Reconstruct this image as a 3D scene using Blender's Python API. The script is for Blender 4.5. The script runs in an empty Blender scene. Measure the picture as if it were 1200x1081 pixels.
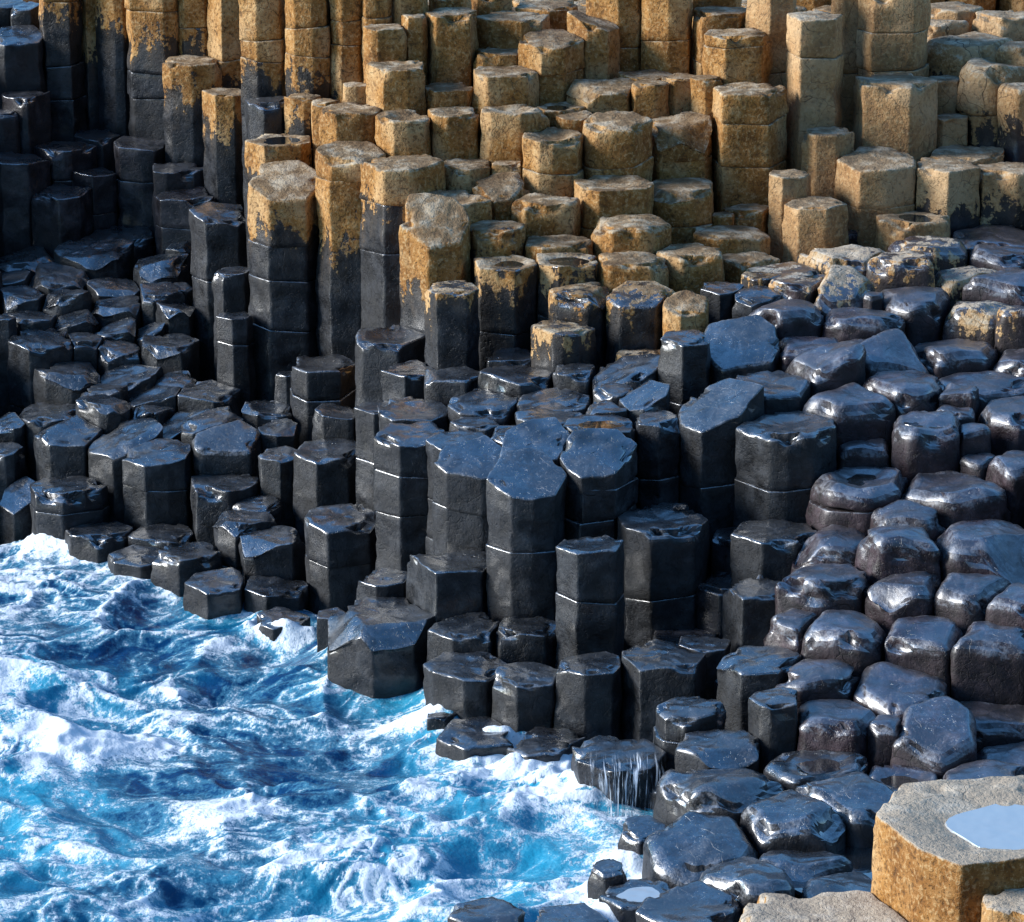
import bpy, math, random
import numpy as np

scene = bpy.context.scene
R = math.radians

# ------------------------------------------------------------------ camera
cam_data = bpy.data.cameras.new("camera")
cam_data.sensor_fit = 'HORIZONTAL'
cam_data.sensor_width = 36.0
cam_data.lens = 18.0 / math.tan(R(7.0))
cam_data.clip_start = 0.5
cam_data.clip_end = 3000.0
cam = bpy.data.objects.new("camera", cam_data)
scene.collection.objects.link(cam)
cam.location = (0.0, -27.0, 9.0)
cam.rotation_euler = (R(90 - 16.5), 0, 0)
scene.camera = cam

# ------------------------------------------------------------------ sky, sun, exposure
SUN_EL, SUN_AZ = R(23), R(-91)        # azimuth measured from +y (away from the camera) towards +x
world = bpy.data.worlds.new("World")
scene.world = world
world.use_nodes = True
wn = world.node_tree
bg = wn.nodes["Background"]
sky = wn.nodes.new("ShaderNodeTexSky")
sky.sky_type = 'NISHITA'
sky.sun_disc = False
sky.sun_elevation = SUN_EL
sky.sun_rotation = SUN_AZ
sky.air_density = 1.3
sky.dust_density = 0.2
sky.ozone_density = 4.5
grade = wn.nodes.new("ShaderNodeHueSaturation")       # the photograph's colours are strongly graded
grade.inputs['Saturation'].default_value = 1.15
wn.links.new(sky.outputs[0], grade.inputs['Color'])
wn.links.new(grade.outputs[0], bg.inputs[0])
bg.inputs[1].default_value = 0.15

sun_data = bpy.data.lights.new("sun", 'SUN')
sun_data.energy = 4.0
sun_data.angle = R(24)
sun_data.color = (1.0, 0.985, 0.96)
sun = bpy.data.objects.new("sun", sun_data)
scene.collection.objects.link(sun)
from mathutils import Vector, Matrix
to_sun = Vector((math.sin(SUN_AZ) * math.cos(SUN_EL), math.cos(SUN_AZ) * math.cos(SUN_EL), math.sin(SUN_EL)))
sun.rotation_euler = to_sun.to_track_quat('Z', 'Y').to_euler()
sun.location = to_sun * 40

scene.view_settings.view_transform = 'Standard'
scene.view_settings.look = 'None'
scene.view_settings.gamma = 1.0
scene.view_settings.exposure = 0.75
scene.view_settings.use_curve_mapping = False

# ------------------------------------------------------------------ helpers
rng = np.random.RandomState(11)
col_main = scene.collection

def _hash(ix, iy, iz, seed):
    h = (ix * 374761393 + iy * 668265263 + iz * 2147483647 + seed * 1274126177) & 0xFFFFFFFF
    h = ((h ^ (h >> 13)) * 1274126177) & 0xFFFFFFFF
    h = ((h ^ (h >> 15)) * 2246822519) & 0xFFFFFFFF
    return ((h ^ (h >> 16)) & 0xFFFF) / 65535.0

def vnoise(p, seed=0):
    """smooth value noise, -1..1, p is (n,3)"""
    i = np.floor(p).astype(np.int64)
    f = p - i
    f = f * f * f * (f * (f * 6 - 15) + 10)
    x0, y0, z0 = i[:, 0], i[:, 1], i[:, 2]
    def L(a, b, t): return a + (b - a) * t
    fx, fy, fz = f[:, 0], f[:, 1], f[:, 2]
    c = [[[_hash(x0 + dx, y0 + dy, z0 + dz, seed) for dz in (0, 1)] for dy in (0, 1)] for dx in (0, 1)]
    r = L(L(L(c[0][0][0], c[1][0][0], fx), L(c[0][1][0], c[1][1][0], fx), fy),
          L(L(c[0][0][1], c[1][0][1], fx), L(c[0][1][1], c[1][1][1], fx), fy), fz)
    return r * 2 - 1

def fbm(p, octaves=4, seed=0, gain=0.5):
    a, s, t = 1.0, 0.0, 0.0
    q = p.copy()
    for k in range(octaves):
        s = s + a * vnoise(q, seed + k * 17)
        t += a
        a *= gain
        q = q * 2.03 + 7.31
    return s / t

def smooth(a, b, x):
    t = np.clip((x - a) / (b - a), 0, 1)
    return t * t * (3 - 2 * t)

def mesh_from(name, verts, faces, mat, attrs=None, shade=True):
    me = bpy.data.meshes.new(name)
    me.from_pydata(verts, [], faces)
    if attrs:
        for k, v in attrs.items():
            a = me.attributes.new(k, 'FLOAT', 'POINT')
            a.data.foreach_set('value', np.asarray(v, dtype=np.float32))
    if shade:
        me.polygons.foreach_set('use_smooth', np.ones(len(me.polygons), dtype=bool))
    me.materials.append(mat)
    me.update()
    return me

def link(name, me, parent=None, loc=(0, 0, 0)):
    o = bpy.data.objects.new(name, me)
    col_main.objects.link(o)
    o.location = loc
    if parent is not None:
        o.parent = parent
    return o

class NT:
    """tiny node-tree builder"""
    def __init__(self, name):
        self.m = bpy.data.materials.new(name)
        self.m.use_nodes = True
        self.t = self.m.node_tree
        self.bsdf = self.t.nodes["Principled BSDF"]
    def n(self, kind, **kw):
        nd = self.t.nodes.new(kind)
        ins = kw.pop('ins', {})
        for k, v in kw.items(): setattr(nd, k, v)
        for k, v in ins.items():
            if hasattr(v, 'is_output') or isinstance(v, bpy.types.NodeSocket): self.t.links.new(v, nd.inputs[k])
            else: nd.inputs[k].default_value = v
        return nd
    def link(self, a, b): self.t.links.new(a, b)
    def math(self, op, a, b=None, c=None, clamp=False):
        nd = self.t.nodes.new('ShaderNodeMath'); nd.operation = op; nd.use_clamp = clamp
        for i, v in enumerate((a, b, c)):
            if v is None: continue
            if isinstance(v, bpy.types.NodeSocket): self.t.links.new(v, nd.inputs[i])
            else: nd.inputs[i].default_value = v
        return nd.outputs[0]
    def mix(self, fac, a, b):
        nd = self.t.nodes.new('ShaderNodeMix'); nd.data_type = 'RGBA'
        for i, v in ((0, fac), (6, a), (7, b)):
            if isinstance(v, bpy.types.NodeSocket): self.t.links.new(v, nd.inputs[i])
            elif i == 0: nd.inputs[0].default_value = v
            else: nd.inputs[i].default_value = (v[0], v[1], v[2], 1)
        return nd.outputs[2]
    def mixf(self, fac, a, b):
        nd = self.t.nodes.new('ShaderNodeMix'); nd.data_type = 'FLOAT'
        for i, v in ((0, fac), (2, a), (3, b)):
            if isinstance(v, bpy.types.NodeSocket): self.t.links.new(v, nd.inputs[i])
            else: nd.inputs[i].default_value = v
        return nd.outputs[0]
    def ramp(self, fac, stops):
        nd = self.t.nodes.new('ShaderNodeValToRGB')
        e = nd.color_ramp.elements
        while len(e) < len(stops): e.new(0.5)
        for k, (p, c) in enumerate(stops):
            e[k].position = p
            e[k].color = (c[0], c[1], c[2], 1) if not np.isscalar(c) else (c, c, c, 1)
        self.t.links.new(fac, nd.inputs[0])
        return nd.outputs[0]
    def noise(self, vec, scale, detail=4, rough=0.55, distort=0.0):
        nd = self.n('ShaderNodeTexNoise', ins={'Scale': scale, 'Detail': detail, 'Roughness': rough, 'Distortion': distort})
        self.t.links.new(vec, nd.inputs['Vector'])
        return nd.outputs[0]
    def attr(self, name):
        return self.n('ShaderNodeAttribute', attribute_name=name).outputs['Fac']
    def smooth(self, x, a, b):
        nd = self.t.nodes.new('ShaderNodeMapRange'); nd.interpolation_type = 'SMOOTHSTEP'
        self.t.links.new(x, nd.inputs[0]); nd.inputs[1].default_value = a; nd.inputs[2].default_value = b
        return nd.outputs[0]

# ------------------------------------------------------------------ materials
def make_rock():
    k = NT("basalt_rock")
    geo = k.n('ShaderNodeNewGeometry')
    pos = geo.outputs['Position']
    rnd = k.n('ShaderNodeObjectInfo').outputs['Random']
    off = k.n('ShaderNodeCombineXYZ', ins={0: k.math('MULTIPLY', rnd, 37.0), 1: k.math('MULTIPLY', rnd, 91.0), 2: k.math('MULTIPLY', rnd, 13.0)})
    vec = k.n('ShaderNodeVectorMath', operation='ADD', ins={0: pos, 1: off.outputs[0]}).outputs[0]
    nz = k.n('ShaderNodeSeparateXYZ', ins={0: geo.outputs['True Normal']}).outputs[2]
    n_big = k.noise(vec, 2.2, 1)
    n_mid = k.noise(vec, 9.0, 3, 0.62)
    n_fine = k.noise(vec, 34.0, 3, 0.7)
    n_grit = k.noise(vec, 150.0, 1, 0.7)
    lich = k.attr('lichen'); warm = k.attr('warm'); rim = k.attr('rim')
    # lichen cover: ragged lower limit
    wob = k.math('ADD', k.math('MULTIPLY', k.math('SUBTRACT', n_mid, 0.5), 0.55), k.math('MULTIPLY', k.math('SUBTRACT', n_fine, 0.5), 0.42))
    wob = k.math('ADD', wob, k.math('MULTIPLY', k.math('SUBTRACT', n_big, 0.5), 0.35))
    sv = k.n('ShaderNodeMapping', ins={'Vector': vec, 'Scale': (11.0, 11.0, 2.6)}).outputs[0]
    wob = k.math('ADD', wob, k.math('MULTIPLY', k.math('SUBTRACT', k.noise(sv, 1.0, 2), 0.5), 0.7))
    reach = k.math('ADD', lich, wob)
    gold = k.smooth(reach, -0.02, 0.03)
    stain = k.smooth(reach, -0.30, 0.02)
    # dark basalt
    dark = k.ramp(n_mid, [(0.3, (0.0036, 0.0046, 0.0056)), (0.5, (0.0115, 0.0150, 0.0180)), (0.70, (0.034, 0.041, 0.046))])
    dark = k.mix(warm, dark, k.ramp(n_mid, [(0.3, (0.0095, 0.0055, 0.0065)), (0.52, (0.034, 0.0205, 0.0245)), (0.73, (0.080, 0.053, 0.060))]))
    dark = k.mix(k.math('MULTIPLY', stain, 0.55), dark, (0.058, 0.040, 0.024))
    dry = k.smooth(k.math('ADD', k.math('MULTIPLY', n_big, 0.6), k.math('MULTIPLY', n_fine, 0.4)), 0.445, 0.56)
    dark = k.mix(k.math('MULTIPLY', dry, 0.35), dark, (0.030, 0.029, 0.028))
    pale_rim = k.smooth(k.math('ADD', k.math('MULTIPLY', rim, 0.42), k.math('ADD', k.math('MULTIPLY', n_mid, 0.5), k.math('MULTIPLY', n_fine, 0.6))), 0.93, 1.1)
    dark = k.mix(k.math('MULTIPLY', pale_rim, 0.7), dark, (0.17, 0.18, 0.20))  # pale flecks, densest along the rims
    # lichen colours
    g1 = k.ramp(n_mid, [(0.25, (0.075, 0.034, 0.009)), (0.43, (0.27, 0.125, 0.027)), (0.57, (0.37, 0.20, 0.065)), (0.74, (0.50, 0.36, 0.19))])
    g2 = k.ramp(n_big, [(0.36, (0.16, 0.066, 0.013)), (0.5, (0.34, 0.17, 0.045)), (0.64, (0.50, 0.36, 0.21))])
    g = k.mix(0.5, g1, g2)
    g = k.mix(k.math('MULTIPLY', k.smooth(n_fine, 0.53, 0.63), 0.5), g, (0.50, 0.37, 0.21))
    g = k.mix(k.math('MULTIPLY', k.smooth(n_fine, 0.47, 0.36), 0.6), g, (0.075, 0.042, 0.018))
    g = k.mix(k.math('MULTIPLY', k.math('SUBTRACT', k.smooth(warm, 0.4, 0.7), k.smooth(warm, 0.75, 1.0)), k.math('MULTIPLY', n_big, 0.8)), g, (0.50, 0.37, 0.25))
    up = k.smooth(nz, 0.55, 0.9)
    worn = k.ramp(k.math('ADD', k.math('MULTIPLY', n_mid, 0.7), k.math('MULTIPLY', n_big, 0.3)), [(0.36, (0.10, 0.068, 0.04)), (0.5, (0.22, 0.165, 0.11)), (0.62, (0.44, 0.40, 0.34))])
    worn = k.mix(k.math('MULTIPLY', k.smooth(warm, 0.5, 1.0), 0.6), worn, (0.56, 0.49, 0.39))
    g = k.mix(k.math('MULTIPLY', up, 0.8), g, worn)
    edge = k.math('ADD', k.math('MULTIPLY', rim, 0.42), k.math('ADD', k.math('MULTIPLY', n_mid, 0.6), k.math('MULTIPLY', n_fine, 0.5)))
    g = k.mix(k.math('MULTIPLY', k.smooth(edge, 0.93, 1.12), 0.75), g, (0.46, 0.41, 0.33))
    g = k.n('ShaderNodeMix', data_type='RGBA', blend_type='MULTIPLY', ins={0: k.math('SUBTRACT', 1.0, k.math('MULTIPLY', k.smooth(warm, 0.5, 1.0), up)), 6: g, 7: (1.0, 0.93, 0.80, 1)}).outputs[2]
    colr = k.mix(gold, dark, g)
    wetr = k.math('ADD', k.ramp(n_mid, [(0.3, 0.14), (0.5, 0.24), (0.72, 0.44)]), k.math('MULTIPLY', k.smooth(nz, 0.6, 0.1), 0.26))
    rough = k.mixf(gold, k.math('ADD', wetr, k.math('MULTIPLY', dry, 0.2)), 0.8)
    k.link(rough, k.bsdf.inputs['Roughness'])
    flat = k.smooth(nz, 0.35, 0.85)
    spec = k.mixf(gold, k.mixf(flat, 0.26, 1.0), 0.3)
    k.link(spec, k.bsdf.inputs['Specular IOR Level'])
    film = k.math('MULTIPLY', k.math('SUBTRACT', 1.0, gold), k.math('MULTIPLY', k.math('MAXIMUM', flat, 0.06), k.math('MULTIPLY', k.smooth(n_big, 0.22, 0.46), k.math('SUBTRACT', 1.0, k.math('MULTIPLY', dry, 0.45)))))
    k.link(film, k.bsdf.inputs['Coat Weight'])
    k.link(k.math('ADD', 0.18, k.math('MULTIPLY', warm, 0.16)), k.bsdf.inputs['Coat Roughness'])
    k.bsdf.inputs['Coat IOR'].default_value = 3.4
    # relief
    vor = k.n('ShaderNodeTexVoronoi', feature='DISTANCE_TO_EDGE', ins={'Scale': 4.2, 'Randomness': 1.0})
    warp = k.n('ShaderNodeVectorMath', operation='ADD', ins={0: vec, 1: k.n('ShaderNodeVectorMath', operation='SCALE', ins={0: k.n('ShaderNodeTexNoise', ins={'Vector': vec, 'Scale': 5.0, 'Detail': 1.0}).outputs[1], 'Scale': 0.22}).outputs[0]})
    k.link(warp.outputs[0], vor.inputs['Vector'])
    crack = k.math('MULTIPLY', k.smooth(vor.outputs[0], 0.014, 0.003), k.math('MULTIPLY', k.attr('crack'), k.smooth(n_big, 0.42, 0.52)))
    k.link(k.mix(k.math('MULTIPLY', crack, 0.9), colr, (0.004, 0.004, 0.004)), k.bsdf.inputs['Base Color'])
    h = k.math('ADD', k.math('MULTIPLY', n_mid, 0.016), k.math('MULTIPLY', n_fine, k.mixf(gold, 0.0075, 0.016)))
    h = k.math('ADD', h, k.math('MULTIPLY', n_grit, 0.0028))
    h = k.math('ADD', h, k.math('MULTIPLY', gold, 0.003))
    h = k.math('ADD', h, k.math('ADD', k.math('MULTIPLY', crack, -0.004), k.math('MULTIPLY', k.smooth(n_fine, 0.43, 0.33), -0.004)))
    b = k.n('ShaderNodeBump', ins={'Strength': 0.75, 'Distance': 1.0, 'Height': h})
    k.link(b.outputs[0], k.bsdf.inputs['Normal'])
    return k.m

def make_water():
    k = NT("sea_water")
    pos = k.n('ShaderNodeNewGeometry').outputs['Position']
    foam_a = k.attr('foam'); aer = k.attr('aerated')
    n1 = k.noise(pos, 20.0, 3, 0.65)
    n2 = k.noise(pos, 62.0, 3, 0.7)
    f = k.math('ADD', foam_a, k.math('ADD', k.math('MULTIPLY', k.math('SUBTRACT', n1, 0.5), 0.60), k.math('MULTIPLY', k.math('SUBTRACT', n2, 0.5), 0.38)))
    foam = k.smooth(f, -0.06, 0.16)
    deep = k.mix(k.smooth(aer, 0.15, 0.85), (0.001, 0.034, 0.11), (0.014, 0.23, 0.37))
    milky = k.mix(k.math('MULTIPLY', k.smooth(f, -0.30, 0.05), 0.5), deep, (0.13, 0.42, 0.56))
    c = k.mix(k.math('MULTIPLY', foam, 0.95), milky, (0.80, 0.84, 0.88))
    k.link(c, k.bsdf.inputs['Base Color'])
    k.link(k.mixf(foam, 0.10, 0.65), k.bsdf.inputs['Roughness'])
    k.bsdf.inputs['IOR'].default_value = 1.33
    h = k.math('ADD', k.math('MULTIPLY', k.noise(pos, 7.0, 3, 0.55), 0.035), k.math('MULTIPLY', n2, 0.006))
    h = k.math('ADD', h, k.math('MULTIPLY', foam, 0.006))
    b = k.n('ShaderNodeBump', ins={'Strength': 0.7, 'Distance': 1.0, 'Height': h})
    k.link(b.outputs[0], k.bsdf.inputs['Normal'])
    return k.m

def make_cascade():
    k = NT("falling_water")
    fall = k.attr('fall'); across = k.attr('across')
    uv = k.n('ShaderNodeCombineXYZ', ins={0: k.math('MULTIPLY', across, 46.0), 1: k.math('MULTIPLY', fall, 3.2), 2: 0.0}).outputs[0]
    n1 = k.noise(uv, 1.0, 4, 0.6)
    n2 = k.noise(uv, 0.28, 2, 0.5)
    thick = k.math('ADD', k.math('MULTIPLY', n1, 0.6), k.math('MULTIPLY', n2, 0.4))
    white = k.smooth(thick, 0.50, 0.62)
    k.link(k.mix(white, (0.10, 0.14, 0.18), (0.82, 0.86, 0.9)), k.bsdf.inputs['Base Color'])
    k.bsdf.inputs['Roughness'].default_value = 0.2
    k.link(k.math('MULTIPLY', k.smooth(thick, 0.47, 0.60), k.attr('cover')), k.bsdf.inputs['Alpha'])
    return k.m

def make_pool(name, tint):
    k = NT(name)
    pos = k.n('ShaderNodeNewGeometry').outputs['Position']
    k.bsdf.inputs['Base Color'].default_value = tint
    k.bsdf.inputs['Roughness'].default_value = 0.03
    k.bsdf.inputs['IOR'].default_value = 1.33
    k.bsdf.inputs['Coat Weight'].default_value = 1.0
    k.bsdf.inputs['Coat IOR'].default_value = 3.6
    k.bsdf.inputs['Coat Roughness'].default_value = 0.02
    b = k.n('ShaderNodeBump', ins={'Strength': 0.06, 'Distance': 0.1, 'Height': k.noise(pos, 9.0, 1)})
    k.link(b.outputs[0], k.bsdf.inputs['Normal'])
    return k.m

ROCK, WATER, FALL = make_rock(), make_water(), make_cascade()
POOL = make_pool("still_water", (0.012, 0.014, 0.016, 1))
PALE_POOL = make_pool("still_water_painted_sky", (0.42, 0.44, 0.45, 1))  # pale base colour painted in for a bright sky reflection

# ------------------------------------------------------------------ unseen ground under and behind the camera, added to block low sky
def headland_blocker():
    k = NT("headland_blocker_turf")
    pos = k.n('ShaderNodeNewGeometry').outputs['Position']
    k.link(k.ramp(k.noise(pos, 0.6, 5), [(0.35, (0.018, 0.02, 0.012)), (0.55, (0.035, 0.045, 0.018)), (0.75, (0.06, 0.055, 0.04))]), k.bsdf.inputs['Base Color'])
    k.bsdf.inputs['Roughness'].default_value = 0.9
    xs = np.concatenate([np.arange(-90, -12, 6), np.arange(-12, 30, 1.5), np.arange(30, 140, 6)])
    ys = np.concatenate([np.arange(-130, -46, 5), np.arange(-46, -12.9, 1.2)])
    X, Y = np.meshgrid(xs, ys)
    prof = np.interp(-Y, [12, 15, 20, 24, 27, 30, 45, 70, 130], [0.3, 1.2, 3.6, 6.2, 7.3, 9.0, 20, 35, 44])
    left = smooth(-34, -8, X)                       # drops on the left so light from that side stays open
    Z = prof * left - 1.5 * (1 - left)
    p = np.column_stack([X.ravel(), Y.ravel(), np.zeros(X.size)])
    Z = Z + (0.5 * fbm(p * 0.25, 4, 301) * np.clip((-Y.ravel() - 12) / 6, 0, 1)).reshape(Z.shape) - 0.25
    n = len(xs)
    f = [(r * n + q, r * n + q + 1, (r + 1) * n + q + 1, (r + 1) * n + q) for r in range(len(ys) - 1) for q in range(n - 1)]
    o = link('headland_blocker', mesh_from('headland_blocker', np.column_stack([X.ravel(), Y.ravel(), Z.ravel()]).tolist(), f, k.m))
    o['kind'] = 'structure'
headland_blocker()

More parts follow.
